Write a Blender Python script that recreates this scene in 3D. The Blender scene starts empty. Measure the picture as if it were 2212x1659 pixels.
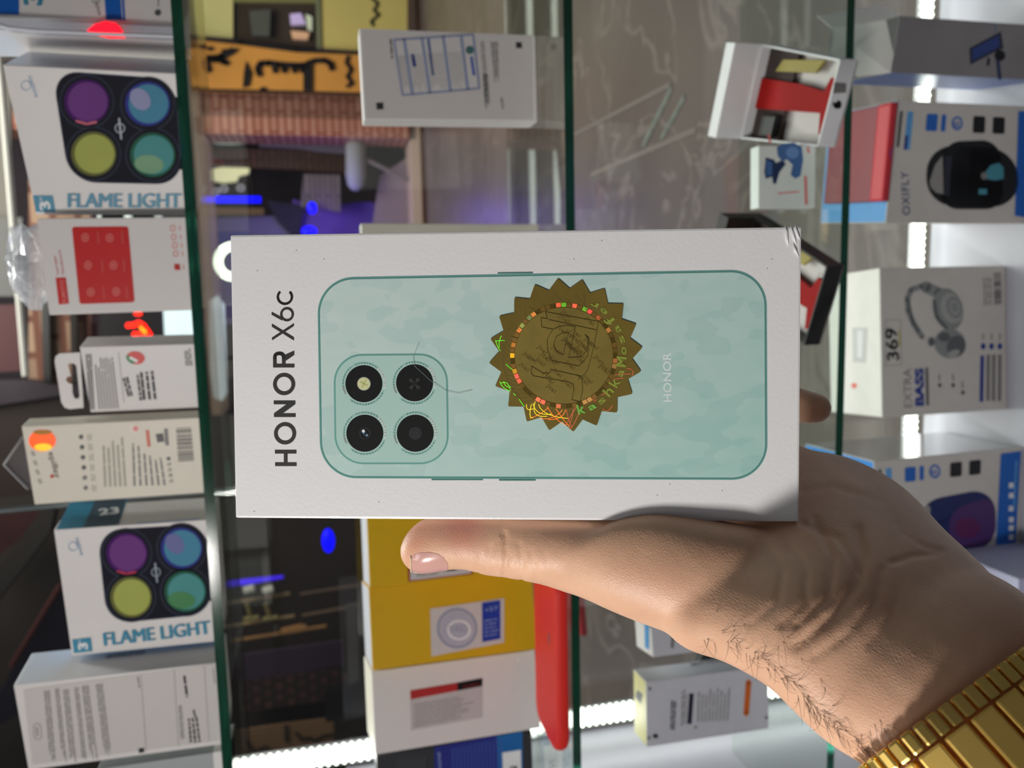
import bpy, bmesh, math, random
from mathutils import Vector, Matrix
random.seed(7)
# ------------------------------------------------------------------ camera
CX, CY, FPX = 1106.0, 829.5, 1683.0
PITCH, YAW, ROLL = 0.2273, -0.1176, -0.0479
def _basis():
    p, a, r = PITCH, YAW, ROLL
    f = Vector((math.sin(a)*math.cos(p), math.cos(a)*math.cos(p), -math.sin(p)))
    R0 = Vector((math.cos(a), -math.sin(a), 0)); U0 = R0.cross(f)
    return f, R0*math.cos(r)+U0*math.sin(r), -R0*math.sin(r)+U0*math.cos(r)
FW, RT, UP = _basis()          # the phone is held on its side: photo left is up
scene = bpy.context.scene
cam_d = bpy.data.cameras.new('camera'); cam = bpy.data.objects.new('camera', cam_d)
scene.collection.objects.link(cam); scene.camera = cam
cam.matrix_world = Matrix(((-UP.x, RT.x, -FW.x, 0), (-UP.y, RT.y, -FW.y, 0), (-UP.z, RT.z, -FW.z, 0), (0, 0, 0, 1)))
cam_d.sensor_fit = 'HORIZONTAL'; cam_d.sensor_width = 36.0; cam_d.lens = 36.0*FPX/2212.0
cam_d.clip_start = 0.01; cam_d.clip_end = 100
cam_d.dof.use_dof = True; cam_d.dof.focus_distance = 0.229; cam_d.dof.aperture_fstop = 17.0
# ------------------------------------------------------------------ world, lights, exposure
vs = scene.view_settings
vs.view_transform = 'Standard'; vs.look = 'None'; vs.exposure = 0.0; vs.gamma = 1.0; vs.use_curve_mapping = False
w = bpy.data.worlds.new('world'); scene.world = w; w.use_nodes = True
bg = w.node_tree.nodes['Background']; bg.inputs[0].default_value = (0.80, 0.80, 0.86, 1); bg.inputs[1].default_value = 0.08
def area(name, loc, target, sx, sy, power, col):
    l = bpy.data.lights.new(name, 'AREA'); l.shape = 'RECTANGLE'; l.size = sx; l.size_y = sy; l.energy = power; l.color = col
    o = bpy.data.objects.new(name, l); scene.collection.objects.link(o); o.location = loc
    o.rotation_euler = (Vector(target)-Vector(loc)).to_track_quat('-Z', 'Y').to_euler(); return o
area('shop_ceiling_light', (-0.85, -0.75, 1.9), (0, 0.5, -0.1), 0.8, 0.6, 7.5, (1.0, 0.97, 0.96))
area('shop_side_light', (-0.45, -0.20, 0.27), (-0.03, 0.21, -0.1), 0.09, 0.09, 4.1, (1.0, 0.955, 0.91))
area('case_top_fill', (-0.02, 0.82, 0.72), (-0.02, 0.70, 0.0), 1.0, 0.05, 4.0, (0.98, 1.0, 0.97))  # unseen fill light, added to brighten box tops and sides
area('passage_light', (0.3, 3.2, 2.6), (0.0, 0.8, -0.1), 2.4, 1.6, 110, (0.97, 1.0, 0.93))
area('passage_front_light', (1.0, 4.5, 3.6), (0.4, 8.0, 0.2), 3.0, 2.0, 200, (1.0, 0.95, 0.86))
def point(name, loc, power, col, r=0.08):
    l = bpy.data.lights.new(name, 'POINT'); l.energy = power; l.color = col; l.shadow_soft_size = r
    o = bpy.data.objects.new(name, l); scene.collection.objects.link(o); o.location = loc; return o
# ------------------------------------------------------------------ helpers
def ray(px, py): return FW - UP*((px-CX)/FPX) - RT*((py-CY)/FPX)
def atY(px, py, Y):
    r = ray(px, py); return r*(Y/r.y)
def atD(px, py, d): return ray(px, py)*d
def lin(c):
    return tuple(((v/255.0)/12.92 if v/255.0 <= 0.04045 else ((v/255.0+0.055)/1.055)**2.4) for v in c)+(1.0,)
MATS = {}
def mat(name, col, rough=0.5, metal=0.0, emit=0.0, ecol=None, var=0.06, scale=60.0, bump=0.0, bscale=400.0, alpha=1.0, coat=0.0, spec=0.35, trans=0.0):
    if name in MATS: return MATS[name]
    m = bpy.data.materials.new(name); m.use_nodes = True; nt = m.node_tree; N = nt.nodes; L = nt.links
    b = N['Principled BSDF']; c = lin(col)
    tc = N.new('ShaderNodeTexCoord'); nz = N.new('ShaderNodeTexNoise'); nz.inputs['Scale'].default_value = scale; nz.inputs['Detail'].default_value = 3
    L.new(tc.outputs['Object'], nz.inputs['Vector'])
    mx = N.new('ShaderNodeMix'); mx.data_type = 'RGBA'
    mx.inputs[6].default_value = tuple(v*(1-var) for v in c[:3])+(1,); mx.inputs[7].default_value = tuple(min(1, v*(1+var)) for v in c[:3])+(1,)
    L.new(nz.outputs['Fac'], mx.inputs[0]); L.new(mx.outputs[2], b.inputs['Base Color'])
    b.inputs['Roughness'].default_value = rough; b.inputs['Metallic'].default_value = metal
    b.inputs['Alpha'].default_value = alpha; b.inputs['Coat Weight'].default_value = coat
    b.inputs['Specular IOR Level'].default_value = spec; b.inputs['Transmission Weight'].default_value = trans
    if emit > 0:
        b.inputs['Emission Color'].default_value = lin(ecol or col); b.inputs['Emission Strength'].default_value = emit
    if bump > 0:
        n2 = N.new('ShaderNodeTexNoise'); n2.inputs['Scale'].default_value = bscale; bp = N.new('ShaderNodeBump')
        bp.inputs['Strength'].default_value = bump; bp.inputs['Distance'].default_value = 0.001
        L.new(tc.outputs['Object'], n2.inputs['Vector']); L.new(n2.outputs['Fac'], bp.inputs['Height']); L.new(bp.outputs['Normal'], b.inputs['Normal'])
    MATS[name] = m; return m
class MB:
    def __init__(s): s.v = []; s.f = []; s.m = []; s.mats = []
    def mi(s, m):
        if m not in s.mats: s.mats.append(m)
        return s.mats.index(m)
    def face(s, pts, m):
        k = len(s.v); s.v += [Vector(p) for p in pts]; s.f.append(tuple(range(k, k+len(pts)))); s.m.append(s.mi(m))
    def mesh(s, vs_, fs, m):
        k = len(s.v); s.v += [Vector(p) for p in vs_]
        for f in fs: s.f.append(tuple(i+k for i in f)); s.m.append(s.mi(m))
    def box(s, o, u, v, n, m, bev=0.0, mats=None):
        # o corner; u right, v up, n back; mats optional dict side->material
        o, u, v, n = Vector(o), Vector(u), Vector(v), Vector(n)
        bm = bmesh.new()
        P = [o, o+u, o+u+v, o+v, o+n, o+u+n, o+u+v+n, o+v+n]
        V = [bm.verts.new(p) for p in P]
        names = ['front', 'back', 'bottom', 'top', 'left', 'right']
        for nm, q in zip(names, [(0, 1, 2, 3), (5, 4, 7, 6), (4, 5, 1, 0), (3, 2, 6, 7), (4, 0, 3, 7), (1, 5, 6, 2)]):
            f = bm.faces.new([V[i] for i in q]); f.material_index = s.mi((mats or {}).get(nm, m))
        bmesh.ops.recalc_face_normals(bm, faces=bm.faces[:])
        if bev > 0: bmesh.ops.bevel(bm, geom=bm.edges[:], offset=bev, segments=2, affect='EDGES', profile=0.6)
        k = len(s.v); bm.verts.index_update(); s.v += [x.co.copy() for x in bm.verts]
        for f in bm.faces: s.f.append(tuple(x.index+k for x in f.verts)); s.m.append(f.material_index)
        bm.free()
    def tube(s, pts, r, m, seg=8, close=False):
        pts = [Vector(p) for p in pts]; n = len(pts); k = len(s.v)
        rr = r if isinstance(r, (list, tuple)) else [r]*n
        up = Vector((0.13, 0.27, 0.95))
        for i, p in enumerate(pts):
            if close: t = (pts[(i+1) % n]-pts[i-1]).normalized()
            else: t = (pts[min(i+1, n-1)]-pts[max(i-1, 0)]).normalized()
            a = t.cross(up)
            if a.length < 1e-3: a = t.cross(Vector((1, 0, 0)))
            a.normalize(); b = t.cross(a)
            for j in range(seg):
                th = 2*math.pi*j/seg; s.v.append(p+(a*math.cos(th)+b*math.sin(th))*rr[i])
        mi = s.mi(m)
        for i in range(n if close else n-1):
            for j in range(seg):
                q = (k+i*seg+j, k+i*seg+(j+1) % seg, k+((i+1) % n)*seg+(j+1) % seg, k+((i+1) % n)*seg+j); s.f.append(q); s.m.append(mi)
        if not close:
            s.f.append(tuple(k+j for j in range(seg))[::-1]); s.m.append(mi)
            s.f.append(tuple(k+(n-1)*seg+j for j in range(seg))); s.m.append(mi)
    def prism(s, pts, n, m):
        pts = [Vector(p) for p in pts]; k = len(pts); n = Vector(n); mi = s.mi(m); o = len(s.v)
        s.v += pts+[p+n for p in pts]
        s.f.append(tuple(range(o, o+k))); s.f.append(tuple(range(o+k, o+2*k))[::-1]); s.m += [mi, mi]
        for i in range(k):
            j = (i+1) % k; s.f.append((o+j, o+i, o+k+i, o+k+j)); s.m.append(mi)
    def build(s, name, parent=None, loc=None, smooth=False, fix=False):
        if loc is None: loc = parent.location if parent is not None and parent.parent is None else (root_of(parent).location if parent is not None else Vector((sum(p.x for p in s.v)/len(s.v), sum(p.y for p in s.v)/len(s.v), min(p.z for p in s.v))))
        loc = Vector(loc)
        me = bpy.data.meshes.new(name); me.from_pydata([tuple(p-loc) for p in s.v], [], s.f)
        for m in s.mats: me.materials.append(m)
        me.polygons.foreach_set('material_index', s.m)
        if fix:
            bm = bmesh.new(); bm.from_mesh(me); bmesh.ops.recalc_face_normals(bm, faces=bm.faces[:]); bm.to_mesh(me); bm.free()
        if smooth: me.polygons.foreach_set('use_smooth', [True]*len(me.polygons))
        me.update()
        o = bpy.data.objects.new(name, me); scene.collection.objects.link(o)
        if parent is None: o.location = loc
        else: o.parent = parent
        return o
def root_of(o):
    while o.parent is not None: o = o.parent
    return o
def thing(name, label, cat, loc, group=None):
    o = bpy.data.objects.new(name, None); scene.collection.objects.link(o); o.location = loc
    o.empty_display_size = 0.02; tag(o, label, cat, group); return o
def tag(o, label, cat, group=None, kind=None):
    if label: o['label'] = label
    if cat: o['category'] = cat
    if group: o['group'] = group
    if kind: o['kind'] = kind
    return o
def struct(o): o['kind'] = 'structure'; return o
_tc = {}
def text_mesh(s, bold=0.0, spacing=1.0):
    key = (s, bold, spacing)
    if key in _tc: return _tc[key]
    cu = bpy.data.curves.new('tmp', 'FONT'); cu.body = s; cu.size = 1; cu.offset = bold; cu.space_character = spacing; cu.resolution_u = 5
    ob = bpy.data.objects.new('tmp', cu); scene.collection.objects.link(ob)
    dg = bpy.context.evaluated_depsgraph_get(); ev = ob.evaluated_get(dg); me = ev.to_mesh()
    V = [(v.co.x, v.co.y) for v in me.vertices]; Fc = [tuple(p.vertices) for p in me.polygons]
    ev.to_mesh_clear(); bpy.data.objects.remove(ob); bpy.data.curves.remove(cu)
    xs = [v[0] for v in V]; x0, x1 = min(xs), max(xs)
    _tc[key] = ([((v[0]-x0)/(x1-x0), v[1]) for v in V], Fc); return _tc[key]
class Face:
    # a printed surface: plane through o with outward normal n (towards the viewer); photo pixels map onto it by intersection
    def __init__(s, mb, o, n):
        s.mb = mb; s.o = Vector(o); s.n = Vector(n).normalized(); s.base = 0.00025; s.step = 0.00012
    def P(s, px, py, layer=0):
        r = ray(px, py); q = s.o+s.n*(s.base+s.step*layer)
        return r*(q.dot(s.n)/r.dot(s.n))
    def poly(s, pts, m, layer=0): s.mb.face([s.P(x, y, layer) for x, y in pts], m)
    def ell(s, c, rx, ry, m, layer=0, rot=0.0, seg=36, ring=None):
        def pt(th, k=1.0):
            a, b = rx*k*math.cos(th), ry*k*math.sin(th)
            return (c[0]+a*math.cos(rot)-b*math.sin(rot), c[1]+a*math.sin(rot)+b*math.cos(rot))
        if ring is None: s.poly([pt(2*math.pi*i/seg) for i in range(seg)], m, layer)
        else:
            for i in range(seg):
                a, b = 2*math.pi*i/seg, 2*math.pi*(i+1)/seg
                s.poly([pt(a), pt(b), pt(b, ring), pt(a, ring)], m, layer)
    def rr(s, q, rad, m, layer=0, seg=8, ring=None, inset=0.0):
        # rounded quad; q four px corners (clockwise), rad in px
        def outline(ins, r):
            out = []
            n = 4; C = [Vector((p[0], p[1])) for p in q]
            cen = sum(C, Vector((0, 0)))/4
            for i in range(4):
                p, a, b = C[i], C[i-1], C[(i+1) % 4]
                d1 = (a-p).normalized(); d2 = (b-p).normalized()
                p = p+d1*ins+d2*ins
                c0 = p+d1*r+d2*r
                for k in range(seg+1):
                    t = k/seg*math.pi/2
                    out.append(tuple(c0-d2*r*math.cos(t)-d1*r*math.sin(t)))
            return out
        if ring is None: s.poly(outline(inset, max(rad-inset, .01)), m, layer)
        else:
            A = outline(inset, max(rad-inset, .01)); B = outline(inset+ring, max(rad-inset-ring, .01)); n = len(A)
            for i in range(n): s.poly([A[i], A[(i+1) % n], B[(i+1) % n], B[i]], m, layer)
    def stroke(s, pts, wd, m, layer=0, cap=False):
        for (a, b) in zip(pts[:-1], pts[1:]):
            dx, dy = b[0]-a[0], b[1]-a[1]; L = math.hypot(dx, dy) or 1; nx, ny = -dy/L*wd/2, dx/L*wd/2
            s.poly([(a[0]+nx, a[1]+ny), (b[0]+nx, b[1]+ny), (b[0]-nx, b[1]-ny), (a[0]-nx, a[1]-ny)], m, layer)
        for p in (pts if cap else pts[1:-1]): s.ell(p, wd/2, wd/2, m, layer, seg=10)
    def text(s, st, p0, p1, h, m, layer=0, bold=0.0, spacing=1.0, cap=0.73):
        V, Fc = text_mesh(st, bold, spacing)
        dx, dy = p1[0]-p0[0], p1[1]-p0[1]; L = math.hypot(dx, dy)
        ux, uy = dx/L, dy/L; vx, vy = uy, -ux       # letter-up in photo pixels
        pts = [s.P(p0[0]+dx*x+vx*h*y/cap, p0[1]+dy*x+vy*h*y/cap, layer) for x, y in V]
        s.mb.mesh(pts, Fc, m)
    def lines(s, q, n, m, seed=1, layer=0, fill=0.5, wmin=6, wmax=22, ragged=0.2):
        # n rows of tiny print; q = px corners start0,end0,end1,start1 : rows run start->end
        rnd = random.Random(seed)
        a0, b0, b1, a1 = [Vector(p) for p in q]
        for i in range(n):
            t0 = (i+0.5-fill/2)/n; t1 = (i+0.5+fill/2)/n
            A0, B0 = a0.lerp(a1, t0), b0.lerp(b1, t0); A1, B1 = a0.lerp(a1, t1), b0.lerp(b1, t1)
            L = (B0-A0).length; x = 0; end = L*(1-ragged*rnd.random())
            while x < end:
                wd = min(rnd.uniform(wmin, wmax), end-x)
                s.poly([tuple(A0.lerp(B0, x/L)), tuple(A0.lerp(B0, (x+wd)/L)), tuple(A1.lerp(B1, (x+wd)/L)), tuple(A1.lerp(B1, x/L))], m, layer)
                x += wd+rnd.uniform(1.5, 3)
    def bars(s, q, n, m, seed=1, layer=0):
        # barcode: bars stacked from start to end along q[0]->q[1]
        rnd = random.Random(seed); a0, b0, b1, a1 = [Vector(p) for p in q]; x = 0
        while x < 1:
            wd = rnd.choice([.4, .4, .8, 1.2])/n
            s.poly([tuple(a0.lerp(b0, x)), tuple(a0.lerp(b0, min(1, x+wd))), tuple(a1.lerp(b1, min(1, x+wd))), tuple(a1.lerp(b1, x))], m, layer)
            x += wd+rnd.choice([.4, .5, .9])/n
def frame(x):
    X, Y, Z, yaw, lean, roll, w_, d_, h_ = x
    u = Vector((math.cos(yaw), math.sin(yaw), 0)); n = Vector((-math.sin(yaw), math.cos(yaw), 0)); k = Vector((0, 0, 1))
    k2 = k*math.cos(lean)+n*math.sin(lean); n2 = n*math.cos(lean)-k*math.sin(lean)
    u3 = u*math.cos(roll)+k2*math.sin(roll); k3 = k2*math.cos(roll)-u*math.sin(roll)
    return Vector((X, Y, Z)), u3, k3, n2, w_, h_, d_
BX = {"flame1": [0.0653, 0.652, 0.0957, -0.4232, -0.0178, -0.0122, 0.1037, 0.0594, 0.1105], "top": [0.1998, 0.625, 0.0957, 0.2602, 0.0192, 0.0183, 0.0621, 0.05, 0.1486], "red": [-0.0069, 0.64, 0.0956, -0.0694, -0.0008, 0.0104, 0.0698, 0.03, 0.1049], "hang": [-0.0814, 0.632, 0.0956, -0.2821, -0.0016, -0.0069, 0.0519, 0.0227, 0.0803], "casio": [-0.1478, 0.63, 0.0956, -0.1894, -0.0028, -0.0046, 0.0618, 0.0174, 0.1226], "flame2": [-0.2729, 0.64, 0.0956, -0.19, -0.0044, -0.0195, 0.1083, 0.0405, 0.1099], "iph": [-0.3564, 0.632, 0.0956, -0.1811, -0.0004, -0.0111, 0.0766, 0.0397, 0.1445], "wb": [0.1495, 0.6804, -0.1863, -0.0151, 0.0043, 0.0148, 0.0727, 0.0267, 0.1497], "wb2": [-0.005, 0.6856, -0.1863, -0.022, -0.0003, -0.0057, 0.0668, 0.03, 0.156], "yb2": [-0.3492, 0.7128, -0.1862, 0.2701, -0.0444, -0.005, 0.0755, 0.085, 0.1616], "yb1": [-0.2689, 0.7099, -0.1862, 0.2745, -0.034, -0.0107, 0.0759, 0.085, 0.1609], "wb3": [-0.429, 0.7069, -0.1863, 0.2674, -0.0504, -0.0045, 0.075, 0.085, 0.1628], "bb": [-0.5137, 0.7405, -0.1863, 0.0286, -0.0044, 0.0067, 0.0605, 0.04, 0.16], "stand": [0.0722, 0.638, -0.4344, 0.0057, 0.0007, 0.0089, 0.0543, 0.014, 0.057], "w4": [-0.4637, 0.699, -0.4344, 0.061, -0.0135, -0.0162, 0.0678, 0.0329, 0.139], "w5": [-0.375, 0.7128, -0.4344, 0.1796, -0.0009, -0.0052, 0.0301, 0.0451, 0.1253], "hp": [-0.1465, 0.7479, -0.7695, 0.0735, -0.0047, 0.0003, 0.1679, 0.0921, 0.1694], "oxi1": [0.0669, 0.7386, -0.77, -0.0902, -0.0061, -0.0043, 0.1257, 0.115, 0.1818], "oxi2": [-0.305, 0.7211, -0.77, 0.0207, -0.0251, 0.0097, 0.1187, 0.12, 0.2008], "ph": [0.2179, 0.7194, -0.77, -0.1475, 0.0, -0.0004, 0.0539, 0.1, 0.1944]}
# ------------------------------------------------------------------ shared materials
WHITE = mat('white_card', (226, 222, 220), 0.42, var=0.02)
CREAM = mat('cream_card', (226, 220, 204), 0.45, var=0.03)
INK = mat('dark_ink', (52, 50, 50), 0.5)
INKL = mat('grey_ink', (128, 126, 126), 0.5)
INKM = mat('mid_grey_ink', (92, 92, 94), 0.5)
BLACK = mat('black_print', (18, 19, 22), 0.35)
TEAL = mat('teal_print', (62, 140, 170), 0.4)
BLUE = mat('blue_print', (30, 100, 190), 0.4)
SKY = mat('light_blue_print', (92, 160, 220), 0.35)
NAVY = mat('navy_print', (26, 52, 140), 0.4)
RED = mat('red_print', (200, 40, 40), 0.4)
DRED = mat('dark_red_print', (150, 12, 16), 0.5)
YEL = mat('yellow_card', (214, 172, 22), 0.4, var=0.05)
BLKBOX = mat('black_card', (22, 22, 24), 0.4)
PRINTW = mat('white_print', (235, 235, 235), 0.4)
# glass shelves
def glass_mat(name, tint, rough=0.0, base=0.06):
    m = bpy.data.materials.new(name); m.use_nodes = True; nt = m.node_tree; N = nt.nodes; L = nt.links; N.clear()
    out = N.new('ShaderNodeOutputMaterial'); mx = N.new('ShaderNodeMixShader'); tr = N.new('ShaderNodeBsdfTransparent'); gl = N.new('ShaderNodeBsdfGlossy')
    ge = N.new('ShaderNodeNewGeometry'); dt = N.new('ShaderNodeVectorMath'); dt.operation = 'DOT_PRODUCT'; L.new(ge.outputs['Incoming'], dt.inputs[0]); L.new(ge.outputs['Normal'], dt.inputs[1])
    def mth(op, x, y):
        q_ = N.new('ShaderNodeMath'); q_.operation = op
        for i_, z_ in enumerate((x, y)):
            if z_ is None: continue
            if isinstance(z_, (int, float)): q_.inputs[i_].default_value = z_
            else: L.new(z_, q_.inputs[i_])
        return q_.outputs[0]
    ad = mth('ADD', mth('MULTIPLY', mth('POWER', mth('SUBTRACT', 1.0, mth('ABSOLUTE', dt.outputs['Value'], None)), 5.0), 0.96), 0.04)
    nz = N.new('ShaderNodeTexNoise'); nz.inputs['Scale'].default_value = 9; ad = mth('ADD', ad, mth('MULTIPLY', nz.outputs['Fac'], 0.01))
    tr.inputs[0].default_value = tint; gl.inputs['Roughness'].default_value = rough
    L.new(ad, mx.inputs[0]); L.new(tr.outputs[0], mx.inputs[1]); L.new(gl.outputs[0], mx.inputs[2]); L.new(mx.outputs[0], out.inputs[0])
    return m
GLASS = glass_mat('shelf_glass', (0.93, 0.97, 0.945, 1))
PANE = glass_mat('window_glass', (0.97, 0.985, 0.975, 1))
def edge_mat():
    m = mat('green_glass_edge', (6, 62, 44), 0.12, coat=0.6, var=0.5, scale=35)
    b = m.node_tree.nodes['Principled BSDF']; b.inputs['Transmission Weight'].default_value = 0.25
    return m
EDGE = edge_mat()
LEDM = mat('led_light', (255, 255, 250), 0.4, emit=3.4, ecol=(250, 255, 246))
LEDD = mat('led_chip_light', (255, 255, 240), 0.4, emit=5.5, ecol=(236, 255, 226))
ALU = mat('aluminium_profile', (190, 192, 194), 0.35, metal=0.8)
BASEW = mat('white_laminate', (186, 186, 197), 0.3, var=0.02)
# ------------------------------------------------------------------ display case
XL, XR = -0.54, 1.15
Z1, Z2, Z3, Z4 = 0.0955, -0.1863, -0.4344, -0.7705
T = 0.0075
def shelf(z, y0, y1, label):
    mb = MB(); mb.box((XL+0.005, y0, z-T), (XR-XL-0.01, 0, 0), (0, 0, T), (0, y1-y0, 0), GLASS, 0.0, dict(front=EDGE))
    o = mb.build('glass_shelf'); tag(o, label, 'shelf'); return o
shelf(Z1, 0.60, 0.712, 'uppermost narrow green-edged glass shelf carrying the flame light boxes')
shelf(Z2, 0.60, 0.80, 'middle green-edged glass shelf carrying the yellow boxes and red phone case')
shelf(Z3, 0.60, 0.775, 'lowest green-edged glass shelf carrying the watch boxes')
mb = MB(); mb.box((XL-0.3, 0.28, -1.0), (XR-XL+0.6, 0, 0), (0, 0, 0.2295), (0, 0.6, 0), BASEW, 0.001); struct(mb.build('floor'))
mb = MB(); mb.box((XL-0.04, 0.28, -0.7705), (0.035, 0, 0), (0, 0, 0.775), (0, 0.6, 0), BASEW, 0.001); struct(mb.build('wall_left'))
mb = MB(); mb.box((XL-0.02, 0.896, Z4), (XR-XL, 0, 0), (0, 0, 1.6), (0, 0.006, 0), PANE, 0, dict(left=EDGE, top=EDGE, right=EDGE, bottom=EDGE)); struct(mb.build('window_1'))
def led_strip(label, a, b, wdir, ndir, wd):
    # channel along a->b, width direction wdir, facing ndir
    a, b = Vector(a), Vector(b); wv = Vector(wdir).normalized(); nv = Vector(ndir).normalized()
    t = thing('led_strip', label, 'light', a)
    m = MB(); m.box(a-wv*wd*0.65-nv*0.004, wv*wd*1.3, b-a, nv*0.004, ALU, 0.0005); m.build('channel', t, fix=True)
    m = MB(); m.box(a-wv*wd*0.42, wv*wd*0.84, b-a, nv*0.003, LEDM, 0.0008); m.build('diffuser', t, fix=True)
    m = MB(); L = (b-a).length; n = int(L/0.009)
    for row in (-0.5, 0.5):
        for i in range(n):
            c = a+(b-a)*((i+0.5)/n)+wv*wd*row*1.02+nv*0.0008
            e = (b-a).normalized()
            m.face([c+(e*math.cos(q)+wv*math.sin(q))*0.0016+nv*0.0002 for q in [k*math.pi/4 for k in range(8)]], LEDD)
    o = m.build('led_chips', t); o['kind'] = 'stuff'
    return t
led_strip('bright white led strip along the back of the display case floor', (XL+0.03, 0.8840, Z4+0.016), (XR-0.03, 0.8840, Z4+0.016), (0, 0, 1), (0, -1, 0), 0.017)
led_strip('bright white led strip running up the left back corner', (-0.5235, 0.872, Z4+0.03), (-0.5235, 0.872, 0.30), (1, 0, 0), (0.05, -1, 0), 0.022)
area('led_glow_floor', (0.3, 0.86, Z4+0.03), (0.3, 0.55, Z4-0.02), 1.5, 0.02, 0.15, (0.97, 1.0, 0.97))
area('led_glow_corner', (-0.515, 0.85, -0.35), (-0.3, 0.5, -0.35), 0.02, 0.8, 0.35, (0.97, 1.0, 0.97))
# ------------------------------------------------------------------ boxes
def carton(name, key, label, cat, mt=WHITE, sides=None, bev=0.0008, group=None, part='carton'):
    o, u, v, n, w_, h_, d_ = frame(BX[key])
    t = thing(name, label, cat, o+u*w_/2+n*d_/2, group)
    mb = MB(); mb.box(o, u*w_, v*h_, n*d_, mt, bev, sides)
    F = dict(front=Face(mb, o, -n), right=Face(mb, o+u*w_, u), left=Face(mb, o, -u), top=Face(mb, o+v*h_, v))
    return t, mb, F, (o, u, v, n, w_, h_, d_)
def done(t, mb, part='carton'): return mb.build(part, t)
def lerp2(q, s, r):
    a = Vector(q[0]).lerp(Vector(q[1]), s); b = Vector(q[3]).lerp(Vector(q[2]), s); return tuple(a.lerp(b, r))
# --- the two flame light boxes.  q: photo corners TR, BR, BL, TL of the front
def flame_art(F, q, sc):
    f = F['front']; M = lambda s, r: lerp2(q, s, r)
    dk = mat('dark_case_print', (26, 28, 38), 0.6, spec=.1); ring = mat('lens_rim_print', (52, 56, 72), 0.6, spec=.1)
    f.rr([M(.262, .02), M(.955, .045), M(.965, .785), M(.262, .775)], 58*sc, ring, 0)
    f.rr([M(.27, .03), M(.945, .055), M(.955, .775), M(.27, .765)], 54*sc, dk, 1)
    f.poly([M(.945, .17), M(.985, .18), M(.985, .26), M(.945, .26)], dk, 1); f.poly([M(.945, .60), M(.985, .61), M(.985, .68), M(.945, .68)], dk, 1)
    Ls = [((.435, .225), (110, 62, 130), (70, 26, 96)), ((.785, .225), (78, 138, 166), (52, 58, 138)), ((.435, .58), (168, 176, 92), (104, 106, 60)), ((.79, .58), (82, 148, 148), (44, 96, 76))]
    for i, (c, col, rim) in enumerate(Ls):
        cc = M(*c); R_ = 49*sc
        f.ell(cc, R_*1.22, R_*1.20, ring, 2, 0.3); f.ell(cc, R_*1.15, R_*1.13, dk, 3, 0.3)
        f.ell(cc, R_, R_*.98, mat('lens_rim%d_print' % i, rim, 0.6, spec=.1), 4, 0.3)
        f.ell((cc[0]+2*sc, cc[1]), R_*.88, R_*.86, mat('lens%d_print' % i, col, 0.6, spec=.1), 5, 0.3)
    c = M(.435, .225); f.stroke([(c[0]-22*sc, c[1]+42*sc), (c[0], c[1]+48*sc), (c[0]+20*sc, c[1]+44*sc)], 5*sc, mat('pink_rim_print', (190, 40, 84), .4), 6, True)
    c = M(.785, .225); f.ell((c[0]-16*sc, c[1]-10*sc), 26*sc, 20*sc, mat('violet_print', (98, 104, 158), .4), 6, 0.9)
    c = M(.79, .58); f.ell((c[0]-8*sc, c[1]+20*sc), 32*sc, 20*sc, mat('green_print', (70, 134, 84), .4), 6, 0.1)
    g = mat('logo_grey_print', (150, 160, 175), .4); c = M(.61, .40); f.ell(c, 11*sc, 11*sc, g, 5, ring=.8); f.stroke([(c[0]-2*sc, c[1]-22*sc), (c[0]+3*sc, c[1]+24*sc)], 4*sc, g, 6)
    tq = [M(.02, .865), M(.145, .865), M(.145, .975), M(.02, .975)]
    f.poly([tuple(p) for p in tq], TEAL, 1); f.text('3', M(.115, .955), M(.115, .90), 22*sc, PRINTW, 2, .03); f.text('Color', M(.075, .92), M(.075, .87), 8*sc, PRINTW, 2)
    [f.text('FLAME LIGHT', M(.225+dx_, .945), M(.935+dx_, .945), 32*sc, TEAL, 1+k_, 0.0, 1.0) for k_, dx_ in enumerate((0, .0035, .007, .0105))]
    c = M(.10, .13); lb = mat('logo_blue_print', (120, 156, 190), .4); f.ell(c, 11*sc, 11*sc, lb, 1, ring=.85); f.text('icephone', M(.12, .07), M(.14, .21), 10*sc, lb, 2)
SB = dict(right=mat('silver_blue_side', (168, 180, 196), 0.22, metal=0.35, var=0.25, scale=30), top=SKY, left=SKY)
t, mb, F, _ = carton('flame_light_box', 'flame1', 'flame light box with four coloured lenses, beside the red-panelled box on top shelf', 'box', WHITE, SB, group=None)
flame_art(F, [(10, 141), (396, 158), (412, 465), (72, 466)], 1.0)
done(t, mb)
t, mb, F, _ = carton('flame_light_box', 'flame2', 'flame light box with four coloured lenses, between the cream box and big white phone box', 'box', WHITE, dict(right=WHITE, top=SKY, left=SKY))
flame_art(F, [(119, 1148), (462, 1118), (475, 1381), (154, 1419)], .92)
r_ = F['right']
r_.poly([(121, 1144), (256, 1133), (275, 1078), (152, 1084)], TEAL, 0); r_.poly([(180, 1138), (256, 1132), (272, 1078), (206, 1080)], mat('slate_print', (70, 90, 104), .4), 1)
r_.text('23', (214, 1113), (258, 1108), 14, PRINTW, 2, .03); r_.stroke([(430, 1120), (296, 1131)], 1.2, SKY, 2)
done(t, mb)
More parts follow.
